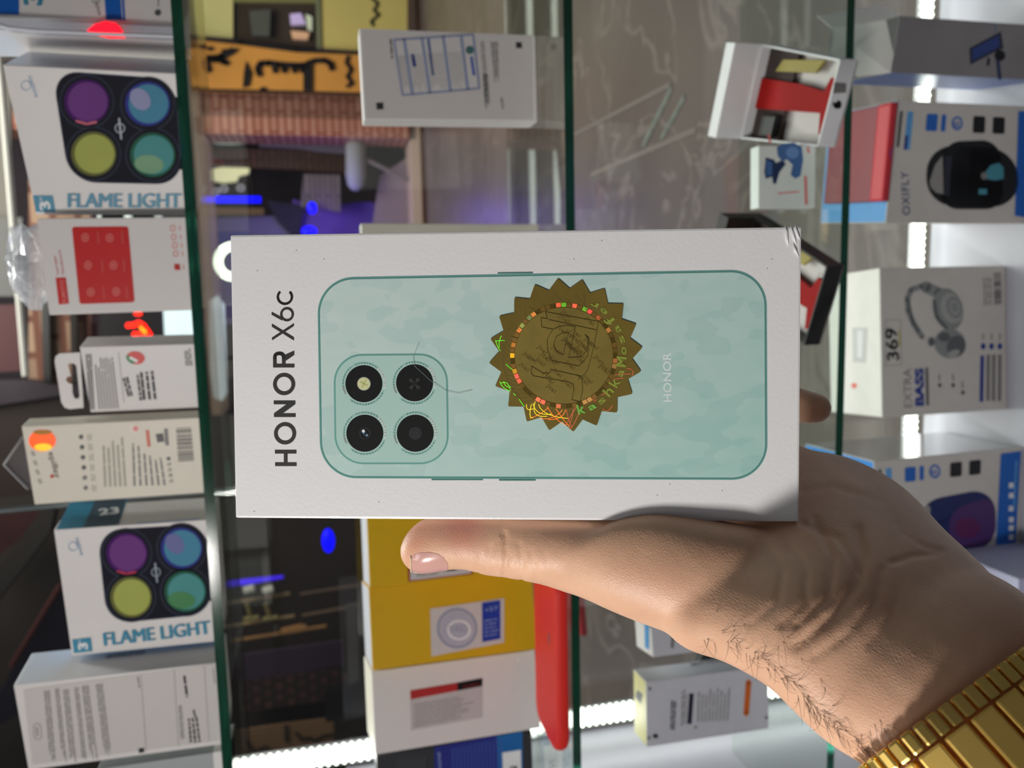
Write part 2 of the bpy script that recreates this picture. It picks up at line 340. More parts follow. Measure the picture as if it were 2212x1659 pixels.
# --- box at the top edge
t, mb, F, _ = carton('phone_accessory_box', 'top', 'white and blue accessory box partly cut off above the clear tray, uppermost shelf', 'box', WHITE)
f = F['front']
f.poly([(-118, -100), (40, -100), (41, 32), (-118, 26)], BLUE, 0); f.poly([(222, -60), (256, -60), (264, 44), (229, 43)], BLUE, 0); f.poly([(259, -60), (264, -60), (271, 45), (266, 44)], BLUE, 0)
f.text('3', (90, 12), (90, -30), 40, TEAL, 0, .04); f.text('icephone', (204, 2), (212, 34), 10, INKL, 0); f.ell((207, -2), 9, 10, INKL, 0, ring=.85)
f.ell((341, 27), 7, 7, INKM, 0); f.stroke([(342, -4), (342, 14)], 2, INKL, 0)
done(t, mb)
t = thing('clear_plastic_tray', 'clear curved plastic tray reflecting red, lying under the uppermost blue box', 'tray', (0.19, 0.63, Z1))
CLR = mat('clear_plastic', (205, 208, 218), 0.12, alpha=0.55, coat=0.8, var=0.2, scale=40)
m = MB(); pts = [atY(*p, .617) for p in [(-60, 40), (0, 41), (374, 58), (377, 78), (80, 66), (20, 60), (2, 55), (-60, 50)]]
m.prism(pts, (0.0, 0.010, 0.0), CLR); m.build('tray_body', t, fix=True)
m = MB(); m.tube([atY(*p, .616) for p in [(-60, 50), (2, 56), (20, 61), (80, 67), (230, 74), (377, 79)]], .0012, mat('plastic_rim', (225, 228, 235), .15, coat=.5)); m.build('rim', t)
m = MB(); pts = [atY(*p, .6155) for p in [(188, 66), (205, 52), (228, 46), (250, 50), (262, 62), (266, 77), (230, 77), (205, 71)]]; m.prism(pts, (0, .006, 0), mat('red_reflection_glow', (255, 20, 40), .3, emit=1.6)); m.build('red_reflection', t, fix=True)  # red reflection in the plastic, put in as a glowing piece
# --- red panel box
t, mb, F, _ = carton('accessory_box', 'red', 'grey-white box with a red square panel of icons under a crumpled clear bag', 'box', WHITE)
f = F['front']
f.rr([(155, 490), (277, 489), (291, 653), (172, 657)], 6, RED, 0)
pk = mat('pink_print', (228, 130, 125), .4)
for c in [(184, 513), (237, 514), (190, 573), (245, 573), (196, 631), (251, 630)]: f.ell(c, 8, 9, pk, 1, ring=.75); f.ell(c, 3, 3, pk, 1)
for c in [(211, 514), (263, 513), (220, 575), (267, 574), (223, 633), (273, 632)]: f.stroke([(c[0], c[1]-14), (c[0]+2, c[1]+14)], 3, mat('pink_dim_print', (205, 82, 78), .4), 1)
f.poly([(120, 600), (142, 599), (149, 656), (127, 658)], RED, 0); f.text('FUMOTO', (144, 653), (137, 604), 9, pk, 1, .02)
f.text('Power Adapter', (128, 592), (120, 552), 6, RED, 0); f.text('Manufacturer', (139, 592), (130, 538), 6, RED, 0)
for i, y in enumerate([493, 512, 530, 548, 577]): f.ell((373+i*2.2, y), 6, 7, pk, 0, ring=.7); f.stroke([(388+i*2, y-5), (389+i*2, y+5)], 2, pk, 0)
f.poly([(376, 570), (388, 570), (390, 583), (378, 583)], RED, 0)
done(t, mb)
t = thing('plastic_bag', 'crumpled shiny clear plastic bag on top of the red-panelled box', 'bag', atY(75, 575, .66))
m = MB(); rnd = random.Random(3)
c0 = atY(72, 572, .655); uu = Vector((1, 0, 0)); vv = Vector((0, 0, 1)); nn = Vector((0, 1, 0))
o_, u_, v_, n_, w__, h__, d__ = frame(BX['red'])
c0 = o_+v_*(h__+.0125)+u_*(w__*.52)+n_*(d__*.5)
ns, nr = 26, 14; vs_ = []; fs = []
for i in range(nr+1):
    ph = math.pi*i/nr
    for j in range(ns):
        th = 2*math.pi*j/ns; k = 1+0.16*math.sin(5*th+3*ph)+rnd.uniform(-.09, .09)
        vs_.append(c0+u_*(.029*math.sin(ph)*math.cos(th)*k)+n_*(.0145*math.sin(ph)*math.sin(th)*k)+v_*(.0135*math.cos(ph)*k))
for i in range(nr):
    for j in range(ns): fs.append((i*ns+j, i*ns+(j+1) % ns, (i+1)*ns+(j+1) % ns, (i+1)*ns+j))
m.mesh(vs_, fs, mat('crinkled_film', (215, 218, 224), 0.08, alpha=0.5, coat=1.0, var=0.3, scale=120, bump=0.5, bscale=300)); m.build('bag_film', t)
m = MB(); m.tube([c0+u_*(.0285*math.cos(a))+v_*(.0135*math.sin(a)) for a in [k*math.pi/12 for k in range(1, 12)]], .0011, mat('film_fold', (238, 238, 240), .2, coat=.6)); m.build('folded_rim', t)
# --- hang tab box
t, mb, F, (o, u, v, n, w_, h_, d_) = carton('hang_tab_box', 'hang', 'white box with a punched hang tab and red green round logo', 'box', WHITE)
f = F['front']
f.lines([(193, 885), (184, 765), (262, 880), (262, 880)][:2]+[(198, 763), (205, 884)], 3, INKM, 4, fill=.6, wmin=80, wmax=110, ragged=.02)
f.lines([(212, 884), (201, 772), (245, 772), (258, 882)], 7, INKL, 5, fill=.45, wmin=60, wmax=110, ragged=.2)
rc = (293, 773); f.ell(rc, 20, 14, mat('logo_red', (214, 62, 58), .4), 0, .15); f.poly([(272, 768), (278, 768), (292, 784), (284, 786), (274, 778)], mat('logo_green', (26, 128, 64), .4), 1); f.stroke([(280, 772), (297, 781)], 6, PRINTW, 2)
f.lines([(275, 857), (263, 816), (277, 812), (288, 855)], 2, INK, 6, fill=.7, ragged=.05)
f.lines([(300, 866), (293, 806), (300, 806), (309, 864)], 1, INKM, 7, fill=.7); f.lines([(306, 864), (299, 804), (334, 801), (341, 862)], 3, INK, 8, fill=.5, wmin=10, wmax=24, ragged=.05)
f.lines([(400, 790), (397, 755), (412, 752), (417, 790)], 3, INKM, 9, fill=.55)
f.stroke([(256, 760), (268, 870)], 1, INKL, 0)
done(t, mb)
m = MB(); out = [(172, 762), (180, 881), (150, 884), (139, 880), (132, 868), (118, 780), (120, 770), (129, 764)]
hole = [(146, 788), (151, 785), (159, 785), (165, 790), (172, 855), (169, 862), (160, 861), (156, 850), (155, 830), (147, 828), (142, 822), (145, 814), (152, 813)]
fn = Face(m, o, -n)
cut = out[:1]+out[1:]
# tab as a frame of quads around the punched slot
bm = bmesh.new(); pl = lambda p: fn.P(p[0], p[1], 0)
vo = [bm.verts.new(pl(p)) for p in out]; vh = [bm.verts.new(pl(p)) for p in hole]
eo = [bm.edges.new((vo[i], vo[(i+1) % len(vo)])) for i in range(len(vo))]; eh = [bm.edges.new((vh[i], vh[(i+1) % len(vh)])) for i in range(len(vh))]
bmesh.ops.triangle_fill(bm, edges=eo+eh, use_beauty=True)
r = bmesh.ops.extrude_face_region(bm, geom=bm.faces[:]); bmesh.ops.translate(bm, verts=[x for x in r['geom'] if isinstance(x, bmesh.types.BMVert)], vec=n*.0008)
bmesh.ops.recalc_face_normals(bm, faces=bm.faces[:]); bm.verts.index_update()
m.mesh([x.co.copy() for x in bm.verts], [tuple(x.index for x in fc.verts) for fc in bm.faces], WHITE); bm.free(); m.build('hang_tab', t)
# --- cream box with orange seal
t, mb, F, _ = carton('accessory_box', 'casio', 'cream box with a round orange hologram seal, barcode and fine print', 'box', CREAM)
f = F['front']
for i in range(4): f.stroke([(68+i*5, 975+i*20), (74+i*5, 985+i*20)], 7, mat('pale_grey_print', (176, 172, 160), .4), 0)
f.text('epi8ay', (104, 978), (120, 1034), 13, mat('brown_print', (110, 96, 88), .4), 0, .01); f.ell((112, 1029), 4, 4, RED, 1)
for i in range(6):
    f.ell((175+i*2, 944+i*22), 5, 5, INKM if i < 4 else INKL, 0); f.lines([(188+i*2, 952+i*22), (187+i*2, 936+i*22), (198+i*2, 935+i*22), (199+i*2, 951+i*22)], 2, mat('faint_print', (185, 180, 168), .5), i, fill=.5)
f.lines([(222, 1052), (218, 955), (268, 942), (276, 1050)], 5, mat('faint_print2', (172, 168, 156), .5), 12, fill=.45, wmin=20, wmax=60)
f.lines([(284, 1050), (281, 950), (352, 990), (362, 1048)], 6, INKL, 13, fill=.35, wmin=10, wmax=30)
f.ell((292, 926), 12, 11, mat('pale_seal_print', (232, 222, 210), .4), 0); f.ell((293, 926), 6, 6, pk, 1)
f.stroke([(318, 929), (322, 965)], 7, mat('orange_red_print', (206, 84, 58), .4), 0)
f.poly([(336, 938), (352, 936), (355, 954), (340, 956)], INKM, 0); f.stroke([(358, 926), (361, 962)], 8, INKL, 0)
f.bars([(380, 925), (385, 997), (419, 995), (413, 923)], 26, INKM, 3, 0)
for i in range(5): f.text('15080'[i], (368+i*1.5, 994+i*12), (367.5+i*1.5, 987+i*12), 8, INKM, 0)
done(t, mb)
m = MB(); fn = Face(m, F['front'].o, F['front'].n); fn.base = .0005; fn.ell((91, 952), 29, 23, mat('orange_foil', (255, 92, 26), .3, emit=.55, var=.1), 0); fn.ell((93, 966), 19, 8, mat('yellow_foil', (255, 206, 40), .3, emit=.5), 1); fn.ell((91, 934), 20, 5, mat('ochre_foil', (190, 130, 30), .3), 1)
m.build('seal_sticker', t)
# --- big white phone box bottom left
t, mb, F, (o, u, v, n, w_, h_, d_) = carton('phone_box', 'iph', 'large white phone box with dense fine print, lowest left on the top shelf', 'phone box', WHITE)
f = F['front']
lab = [(50, 1490), (463, 1434), (474, 1600), (70, 1652)]
f.rr(lab, 3, mat('box_label_print', (205, 200, 197), .5, var=.02), 0)
f.rr([(72, 1563), (88, 1562), (91, 1598), (74, 1598)], 8, INKM, 1, ring=1.0); f.text('XAE2', (84, 1590), (82, 1570), 6, INKM, 1)
for i, (a, b, c_, d_2) in enumerate([((94, 1493), (108, 1655), 3, 5), ((118, 1488), (135, 1652), 3, 6), ((135, 1490), (152, 1650), 3, 7), ((160, 1486), (178, 1648), 3, 8), ((176, 1482), (196, 1645), 4, 9), ((206, 1478), (226, 1640), 5, 10)]):
    wd = (14, 10, 14, 10, 16, 16)[i]
    f.lines([a, b, (b[0]+wd, b[1]-2), (a[0]+wd, a[1]-2)], c_, INKM, d_2, 1, fill=.42, wmin=8, wmax=30, ragged=.25)
f.stroke([(304, 1456), (316, 1622)], 1, INKL, 1); f.lines([(296, 1462), (300, 1487), (303, 1487), (299, 1462)], 1, INKM, 3, 1, fill=.8); f.poly([(299, 1617), (311, 1615), (312, 1625), (300, 1627)], INK, 1)
f.lines([(395, 1460), (402, 1513), (408, 1512), (401, 1459)], 1, INK, 5, 1, fill=.9); f.lines([(385, 1525), (391, 1612), (400, 1610), (393, 1523)], 3, INKM, 6, 1, fill=.45)
f.lines([(404, 1553), (408, 1607), (436, 1603), (428, 1548)], 3, INK, 7, 1, fill=.55, wmin=5, wmax=12, ragged=.05); f.lines([(414, 1534), (418, 1550), (426, 1549), (422, 1532)], 1, INK, 8, 1)
f.stroke([(376, 1446), (386, 1612)], 1, INKL, 1); f.stroke([(441, 1438), (452, 1602)], 1, INKL, 1)
f.lines([(458, 1444), (463, 1480), (467, 1480), (462, 1444)], 1, INKL, 9, 1)
r_ = F['right']; r_.text('UENTSOGUSTGOD', (229, 1422), (314, 1411), 8, INK, 0, .01)
done(t, mb)
m = MB(); m.box(o-n*.0012+u*.0015, u*(w_-.003), v*.0012, n*.0012, INKL, 0); m.build('base_seam', t, fix=True)
t = thing('phone_box', 'grey phone box with a white base at lower left corner, mostly cut off', 'phone box', (-0.395, .66, Z1))
m = MB(); m.box((-.432, .632, Z1), (.068, .003, 0), (0, 0, .098), (0, .04, 0), mat('grey_card', (160, 166, 168), .4), .0008); m.build('carton', t)
m = MB(); m.box((-.4325, .6315, Z1), (.069, .003, 0), (0, 0, .012), (0, .041, 0), WHITE, .0006); m.build('base', t)
# --- middle shelf: stamped phone box
t, mb, F, (o, u, v, n, w_, h_, d_) = carton('phone_box', 'wb', 'white phone box with a blue framed sticker, standing alone on the middle shelf', 'phone box', WHITE)
f = F['front']
f.rr([(781, 65), (1150, 78), (1152, 258), (791, 256)], 3, mat('box_label_print', (205, 200, 197), .5), 0)
f.poly([(812, 222), (828, 221), (829, 236), (814, 237)], INK, 1); f.poly([(1114, 91), (1127, 91), (1128, 104), (1115, 104)], INK, 1)
f.lines([(841, 84), (845, 130), (850, 130), (846, 84)], 1, INKM, 3, 1, fill=.8)
f.lines([(1037, 90), (1049, 236), (1060, 236), (1046, 88)], 3, INKM, 31, 1, fill=.4, wmin=10, wmax=40); f.lines([(1059, 90), (1068, 180), (1078, 180), (1076, 90)], 4, INKM, 32, 1, fill=.5, wmin=10, wmax=40)
f.lines([(1042, 160), (1047, 238), (1060, 238), (1054, 160)], 4, INKM, 33, 1, fill=.5); f.lines([(1080, 210), (1084, 238), (1090, 238), (1086, 210)], 2, INKM, 34, 1)
done(t, mb)
m = MB(); fn = Face(m, o, -n); fn.base = .0006; FR_ = mat('sticker_frame_blue', (142, 150, 178), .5); q = [(848, 84), (1024, 72), (1038, 193), (868, 208)]
fn.rr(q, 3, mat('sticker_paper', (206, 202, 200), .5), 0); fn.rr(q, 4, FR_, 1, ring=5)
for s in (.14, .36, .62, .84): fn.stroke([lerp2(q, s, 0), lerp2(q, s, 1)], 7, FR_, 1)
fn.stroke([(925, 84), (936, 163)], 6, mat('sticker_blue', (90, 106, 150), .5), 2); fn.stroke([(891, 117), (896, 144)], 7, NAVY, 2)
fn.ell((1015, 108), 9, 9, mat('sticker_green', (70, 110, 110), .5), 2); fn.stroke([(1018, 122), (1024, 163)], 6, mat('sticker_blue2', (70, 96, 170), .5), 2)
for i, (s0, s1) in enumerate([(.17, .33), (.39, .59), (.65, .81), (.02, .12)]): fn.lines([lerp2(q, s0, .3), lerp2(q, s0, .94), lerp2(q, s1, .94), lerp2(q, s1, .3)], 6, mat('sticker_text', (178, 174, 170), .5), 40+i, 2, fill=.35, wmin=20, wmax=60)
m.build('sticker', t)
t, mb, F, _ = carton('phone_box', 'wb2', 'pale grey-green phone box whose edge shows above the held box', 'phone box', mat('greige_card', (200, 198, 184), .45)); done(t, mb)
# --- yellow boxes
YT = dict(top=mat('pale_top_print', (196, 196, 204), .45))
t, mb, F, _ = carton('phone_box', 'yb1', 'yellow phone box directly behind the thumb tip, with a white sticker', 'phone box', YEL, YT)
f = F['front']; f.poly([(880, 1205), (1022, 1190), (1022, 1240), (882, 1257)], DRED, 0); f.poly([(886, 1200), (1018, 1188), (1018, 1238), (886, 1254)], mat('sticker_paper', (206, 202, 200), .5), 1); f.poly([(958, 1200), (984, 1197), (986, 1232), (960, 1234)], BLACK, 2)
f.lines([(900, 1236), (950, 1231), (950, 1241), (900, 1246)], 2, INKL, 3, 2)
done(t, mb)
t, mb, F, _ = carton('phone_box', 'yb2', 'yellow phone box with a white and blue label, second of the yellow pair', 'phone box', YEL, YT)
f = F['front']; q = [(929, 1315), (1089, 1292), (1089, 1388), (932, 1418)]; done(t, mb)
m = MB(); fn = Face(m, F['front'].o, F['front'].n); fn.base = .0005; fn.poly(q, mat('sticker_paper', (206, 202, 200), .5), 0)
fn.poly([lerp2(q, .70, .03), lerp2(q, .95, .03), lerp2(q, .95, .9), lerp2(q, .70, .9)], BLUE if False else mat('royal_print', (26, 62, 165), .4), 1)
fn.text('VIVO' if False else 'v27', lerp2(q, .74, .24), lerp2(q, .92, .24), 9, mat('pale_blue_print', (150, 170, 215), .5), 2)
fn.lines([lerp2(q, .73, .40), lerp2(q, .93, .40), lerp2(q, .93, .82), lerp2(q, .73, .82)], 5, mat('pale_blue_print', (150, 170, 215), .5), 5, 2, fill=.25)
wm = mat('stamp_print', (150, 158, 180), .5); cc = lerp2(q, .36, .5); fn.ell(cc, 44, 44, wm, 1, ring=.86); fn.ell(cc, 36, 36, mat('stamp_fill', (178, 182, 196), .5), 1); fn.ell((cc[0]+4, cc[1]+4), 26, 22, PRINTW, 2, ring=.8)
fn.text('TAC', (cc[0]-18, cc[1]+10), (cc[0]+20, cc[1]+6), 14, wm, 3); m.build('label_sticker', t)
t, mb, F, _ = carton('phone_box', 'wb3', 'white phone box with a red and black label, below the yellow boxes', 'phone box', WHITE, dict(top=CREAM))
q = [(886, 1492), (1042, 1466), (1042, 1550), (888, 1578)]
mb2 = mb; f = F['front']; f.ell((1119, 1424), 2.5, 8, PRINTW, 0); done(t, mb)
m = MB(); fn = Face(m, F['front'].o, F['front'].n); fn.base = .0005; fn.poly(q, mat('pale_label', (196, 190, 190), .5), 0)
fn.poly([(886, 1492), (988, 1475), (988, 1492), (887, 1511)], mat('label_red', (178, 44, 44), .4), 1); fn.poly([(988, 1475), (1042, 1465), (1042, 1482), (988, 1492)], BLACK, 1); fn.text('Redmi', (1002, 1486), (1034, 1480), 6, DRED, 2)
fn.lines([(895, 1520), (1034, 1496), (1034, 1545), (895, 1572)], 9, mat('label_text', (158, 154, 154), .5), 5, 2, fill=.35, wmin=10, wmax=44, ragged=.5); m.build('label_sticker', t)
t, mb, F, _ = carton('phone_box', 'bb', 'dark box with a blue lined panel at the bottom edge of the stack', 'phone box', mat('charcoal_card', (52, 52, 56), .4))
f = F['front']; f.poly([(938, 1614), (1072, 1588), (1080, 1800), (940, 1800)], mat('deep_blue_print', (38, 44, 128), .4), 0); f.poly([(1072, 1590), (1128, 1580), (1132, 1800), (1078, 1800)], mat('mid_blue_print', (28, 100, 168), .4), 0)
for i in range(14): f.stroke([(978+i*8, 1616-i*1.6), (981+i*8, 1720)], 2, mat('stripe_blue', (70, 96, 176), .4), 1)
f.text('smartphone', (958, 1720), (951, 1625), 9, mat('pale_blue_print', (150, 170, 215), .5), 1); f.poly([(1085, 1626), (1125, 1620), (1127, 1700), (1088, 1700)], PRINTW, 1); f.text('N', (1118, 1672), (1117, 1655), 16, BLACK, 2, .03)
for i in range(8): f.stroke([(860+i*8, 1640-i), (862+i*8, 1720)], 1.5, mat('grey_stripe', (84, 84, 90), .4), 1)
done(t, mb)
# --- red phone case on the middle shelf, in front of the boxes
t = thing('phone_case', 'red rubber phone case lying at the front edge of the middle shelf', 'phone case', (-0.27, .63, Z2))
REDR = mat('red_rubber', (222, 44, 36), 0.45, var=.04)
def onZ(px, py, z): r = ray(px, py); return r*(z/r.z)
m = MB(); bm = bmesh.new(); hh = .0115
xa, xb, ya, yb = -.3985, -.238, .606, .680; rad = .016; pts = []
for (cx_, cy_, a0) in [(xb-rad, yb-rad, 0), (xa+rad, yb-rad, 90), (xa+rad, ya+rad, 180), (xb-rad, ya+rad, 270)]:
    for k in range(9):
        a = math.radians(a0+90*k/8); pts.append(Vector((cx_+rad*math.cos(a), cy_+rad*math.sin(a), 0)))
cx_, cy_ = (xa+xb)/2, (ya+yb)/2
rings = [(0, .92), (.0015, .975), (.004, 1), (.0075, 1), (.010, .985), (.0115, .955)]
n_ = len(pts); V = []
for z_, s_ in rings:
    for p in pts: V.append(Vector((cx_+(p.x-cx_)*(1-(1-s_)*.5), cy_+(p.y-cy_)*s_, Z2+z_)))
Fs = [tuple(range(n_))[::-1], tuple(range(5*n_, 6*n_))]
for i in range(5):
    for j in range(n_): Fs.append((i*n_+j, i*n_+(j+1) % n_, (i+1)*n_+(j+1) % n_, (i+1)*n_+j))
m.mesh(V, Fs, REDR); m.build('case_shell', t, smooth=False)
m = MB(); c = Vector((-.300, .628, Z2+.0118)); m.mesh([c+Vector((.006*math.cos(a), .0022*math.sin(a), 0)) for a in [k*math.pi/8 for k in range(16)]], [tuple(range(16))], mat('case_logo_grey', (130, 90, 96), .4)); m.build('logo_print', t)
t = thing('phone_case', 'dark red case lying flat, its edge visible under the thumb behind the shelf edge', 'phone case', (-.26, .69, Z3))
m = MB(); m.box(onZ(1262, 1352, Z3+.0)+Vector((-.01, -.02, 0)), (.085, .02, 0), (0, 0, .012), (-.02, .07, 0), mat('crimson_rubber', (168, 26, 30), .4), .003); m.build('case_shell', t)
t = thing('cable_pouch', 'dark round zip pouch on the lowest shelf behind the thumb', 'pouch', onZ(1290, 1400, Z3))
m = MB(); cpos = Vector((-.43, .752, Z3+.030)); V = []; Fs = []
for i in range(9):
    ph = -math.pi/2+math.pi*i/8
    for j in range(28):
        a = 2*math.pi*j/28; V.append(cpos+Vector((.048*math.cos(a)*(.8+.2*math.cos(ph)), .011*math.sin(ph), .030*math.sin(a)*(.8+.2*math.cos(ph)))))
for i in range(8):
    for j in range(28): Fs.append((i*28+j, i*28+(j+1) % 28, (i+1)*28+(j+1) % 28, (i+1)*28+j))
Fs.append(tuple(range(28))[::-1]); Fs.append(tuple(range(8*28, 9*28)))
m.mesh(V, Fs, mat('dark_fabric', (50, 52, 52), .7, var=.2, scale=200)); m.build('pouch_body', t, smooth=True)
m = MB(); m.tube([cpos+Vector((.048*math.cos(a), -.004, .030*math.sin(a))) for a in [k*2*math.pi/40 for k in range(40)]], .0014, mat('zip_grey', (84, 92, 90), .5), close=True); m.build('zip', t)
# --- lowest shelf
t, mb, F, _ = carton('holder_box', 'stand', 'small white box picturing a blue phone holder, beside the red watch box', 'box', mat('mint_white_card', (228, 236, 230), .4))
f = F['front']; b1 = mat('holder_blue', (74, 112, 168), .4); b2 = mat('holder_dark', (40, 58, 92), .4)
f.poly([(1678, 318), (1690, 310), (1715, 308), (1732, 318), (1735, 345), (1729, 380), (1718, 386), (1708, 378), (1712, 356), (1700, 344), (1690, 350), (1680, 336)], b1, 0); f.ell((1712, 330), 14, 13, mat('holder_light_blue', (110, 150, 206), .4), 1)
f.poly([(1654, 340), (1672, 345), (1676, 352), (1690, 346), (1698, 354), (1684, 372), (1676, 398), (1670, 396), (1668, 382), (1654, 386), (1651, 372)], b2, 0); f.poly([(1655, 345), (1668, 350), (1668, 378), (1655, 380)], b1, 1)
f.stroke([(1740, 380), (1742, 442)], 6, pk, 0); f.stroke([(1680, 418), (1726, 414)], 3, pk, 0); f.stroke([(1745, 318), (1747, 330)], 5, pk, 0); f.stroke([(1660, 290), (1664, 310)], 5, pk, 0)
done(t, mb)
t, mb, F, _ = carton('phone_box', 'w4', 'white phone box with orange bar and fine print, alone at left on lowest shelf', 'phone box', mat('cool_white_card', (206, 206, 214), .42), dict(top=mat('yellowish_top', (222, 216, 150), .4), right=mat('cool_white_card_lit', (222, 224, 226), .42)))  # right side's light put into a paler copy of the card colour
f = F['front']; f.stroke([(1617, 1474), (1612, 1541)], 12, mat('orange_print', (214, 104, 34), .4), 0, True); f.stroke([(1494, 1498), (1489, 1564)], 10, mat('navy_dark_print', (40, 42, 62), .4), 0)
f.lines([(1447, 1575), (1449, 1510), (1462, 1510), (1458, 1578)], 2, INK, 3, fill=.6); f.lines([(1470, 1570), (1472, 1490), (1486, 1485), (1482, 1560)], 3, INKL, 4, fill=.5); f.lines([(1504, 1560), (1506, 1486), (1580, 1482), (1575, 1556)], 9, INKL, 5, fill=.35, wmin=20, wmax=60)
for p in [(1416, 1590), (1650, 1454)]: f.ell(p, 6, 5, INK, 0)
for p in [(1404, 1488), (1402, 1594), (1656, 1550)]: f.ell(p, 3, 4, INKM, 0)
f.lines([(1498, 1574), (1500, 1566), (1508, 1566), (1506, 1574)], 2, INKM, 6)
F['right'].text('SMARTPHONE', (1492, 1440), (1565, 1428), 9, INKL, 0, .01)
F['top'].poly([(1376, 1490), (1388, 1500), (1384, 1520), (1372, 1505)], INKM, 0)
done(t, mb)
t, mb, F, _ = carton('accessory_box', 'w5', 'white box with a light blue band on its top, partly behind the hand', 'box', mat('cool_white_card', (206, 206, 214), .42), dict(top=WHITE))
F['top'].poly([(1392, 1346), (1402, 1350), (1402, 1404), (1393, 1398)], SKY, 0); f = F['front']; f.stroke([(1455, 1360), (1452, 1400)], 7, INKL, 0); done(t, mb)
def watch_box(label, FRt, FLt, FRb, FLb, BR, BL, ztop, body, side, strap, blk, logo):
    zb = Z3+.0003
    t = thing('watch_box', label, 'watch box', onZ(*FRb, zb).lerp(onZ(*BL, ztop), .5)*1.0)
    t.location.z = Z3
    p1, p2, p3, p4 = [onZ(p[0], p[1], ztop) for p in (FRt, FLt, BL, BR)]
    dz = Vector((0, 0, zb-ztop)); th = .0018
    m = MB(); m.prism([p1, p2, p3, p4], dz, body) if False else None
    def wall(a, b, inn):
        d = (inn-(inn.dot((b-a).normalized()))*(b-a).normalized()).normalized()*th
        m.box(a+dz, b-a, -dz, d, side, .0003)
    cen = (p1+p2+p3+p4)/4
    for a, b in ((p2, p1), (p1, p4), (p4, p3), (p3, p2)): wall(a, b, cen-a)
    m.build('tray_walls', t, fix=True)
    m = MB(); m.prism([p+dz+Vector((0, 0, .0005)) for p in (p1, p2, p3, p4)], (0, 0, .0012), body); m.build('tray_floor', t, fix=True)
    # front panel print
    if logo:
        m = MB(); nrm = (p1-p2).cross(dz).normalized()
        if nrm.dot(FW) > 0: nrm = -nrm
        fn = Face(m, p2, nrm); fn.base = .0005; a = mat('apple_print', (14, 14, 16), .4)
        fn.ell((1808, 228), 8, 7, a, 0); fn.ell((1812, 226), 6, 9, a, 0); fn.ell((1801, 224), 3, 2.5, a, 0); fn.poly([(1802, 178), (1828, 180), (1828, 200), (1800, 202)], mat('grey_square_print', (120, 118, 116), .5), 0); m.build('panel_print', t)
    # end block
    k1, k2 = p4, p3; hgt = Vector((0, 0, .028)); back = ((p4-p1)+(p3-p2)).normalized()*.018
    m = MB(); m.box(p3+dz, p4-p3, hgt-dz, back, side, .0008); m.build('lid', t, fix=True)
    m = MB(); m.prism([p+dz*.72 for p in (p1.lerp(p4, .60), p2.lerp(p3, .60), p3, p4)], (0, 0, .0025), mat('tray_shade_brown', (58, 46, 44), .8)); m.build('tray_shade', t, fix=True)  # dark layer painting the shade in the far part of the tray
    # strap: long band with a flared buckle end, lying inside the tray
    L = lambda s, r: p1.lerp(p2, r).lerp(p4.lerp(p3, r), s)+dz*.35
    m = MB(); m.prism([L(.02, .22), L(.02, .80), L(.10, .86), L(.14, .62), L(.97, .66), L(.97, .34), L(.45, .34), L(.16, .38), L(.12, .22)], (0, 0, -.004), strap); m.build('strap', t, fix=True)
    m = MB(); m.box(L(.62, .95)+Vector((0, 0, -.004)), (L(.62, .70)-L(.62, .95)), (0, 0, .008), (L(.80, .95)-L(.62, .95)), blk, .002); m.build('watch_body', t, fix=True)
    m = MB(); m.box(L(.25, .05)+Vector((0, 0, -.004)), (L(.32, .20)-L(.25, .05)), (0, 0, .003), (L(.75, .12)-L(.25, .05)), mat('olive_paper', (150, 136, 60), .5), .0005); m.build('leaflet', t, fix=True)
    return t
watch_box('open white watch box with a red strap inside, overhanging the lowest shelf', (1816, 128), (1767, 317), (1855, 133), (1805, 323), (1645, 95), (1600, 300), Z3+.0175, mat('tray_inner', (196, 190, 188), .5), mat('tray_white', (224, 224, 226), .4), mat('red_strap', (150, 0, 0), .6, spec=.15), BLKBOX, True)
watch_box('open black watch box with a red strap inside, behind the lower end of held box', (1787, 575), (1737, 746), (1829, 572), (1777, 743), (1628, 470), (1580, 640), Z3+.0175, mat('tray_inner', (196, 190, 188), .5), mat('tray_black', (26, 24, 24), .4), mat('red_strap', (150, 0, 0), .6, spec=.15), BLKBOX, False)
# --- case floor: headphone box
t, mb, F, _ = carton('headphone_box', 'hp', 'white headphone box with a grey headphone picture and the number 369', 'box', mat('greyish_card', (205, 200, 194), .45), dict(top=mat('top_white', (236, 234, 228), .4)), .0012)
f = F['front']; g1 = mat('hp_grey', (138, 140, 140), .4); g2 = mat('hp_light', (164, 164, 162), .4); g3 = mat('hp_dark', (92, 96, 98), .4)
f.stroke([(1992, 618), (1968, 626), (1960, 646), (1962, 672), (1974, 700), (1992, 728)], 12, g1, 0, True); f.stroke([(2000, 620), (2030, 634)], 24, g1, 0, True); f.stroke([(1962, 650), (1970, 690), (1984, 716)], 6, g3, 1, True)
f.ell((2048, 668), 32, 46, g1, 1, -.25); f.ell((2056, 666), 24, 34, g2, 2, -.25); f.ell((2062, 664), 17, 24, g1, 3, -.25); f.ell((2062, 664), 11, 16, g2, 4, -.25, ring=.7)
f.stroke([(2018, 650), (2024, 685), (2044, 708)], 6, g3, 3, True)
f.ell((2052, 742), 34, 32, g1, 0, .3); f.ell((2066, 748), 20, 24, g3, 1, .3); f.ell((2040, 728), 13, 10, g3, 2); f.ell((2012, 738), 7, 10, g3, 2); f.ell((2060, 764), 14, 8, g2, 3, -.4)
f.text('369', (1942, 778), (1936, 708), 26, BLACK, 1, .022); f.rr([(1913, 690), (1946, 690), (1948, 789), (1912, 790)], 2, INKL, 0, ring=1); f.stroke([(1942, 712), (1944, 748)], 3, mat('ochre_print', (190, 176, 60), .4), 0)
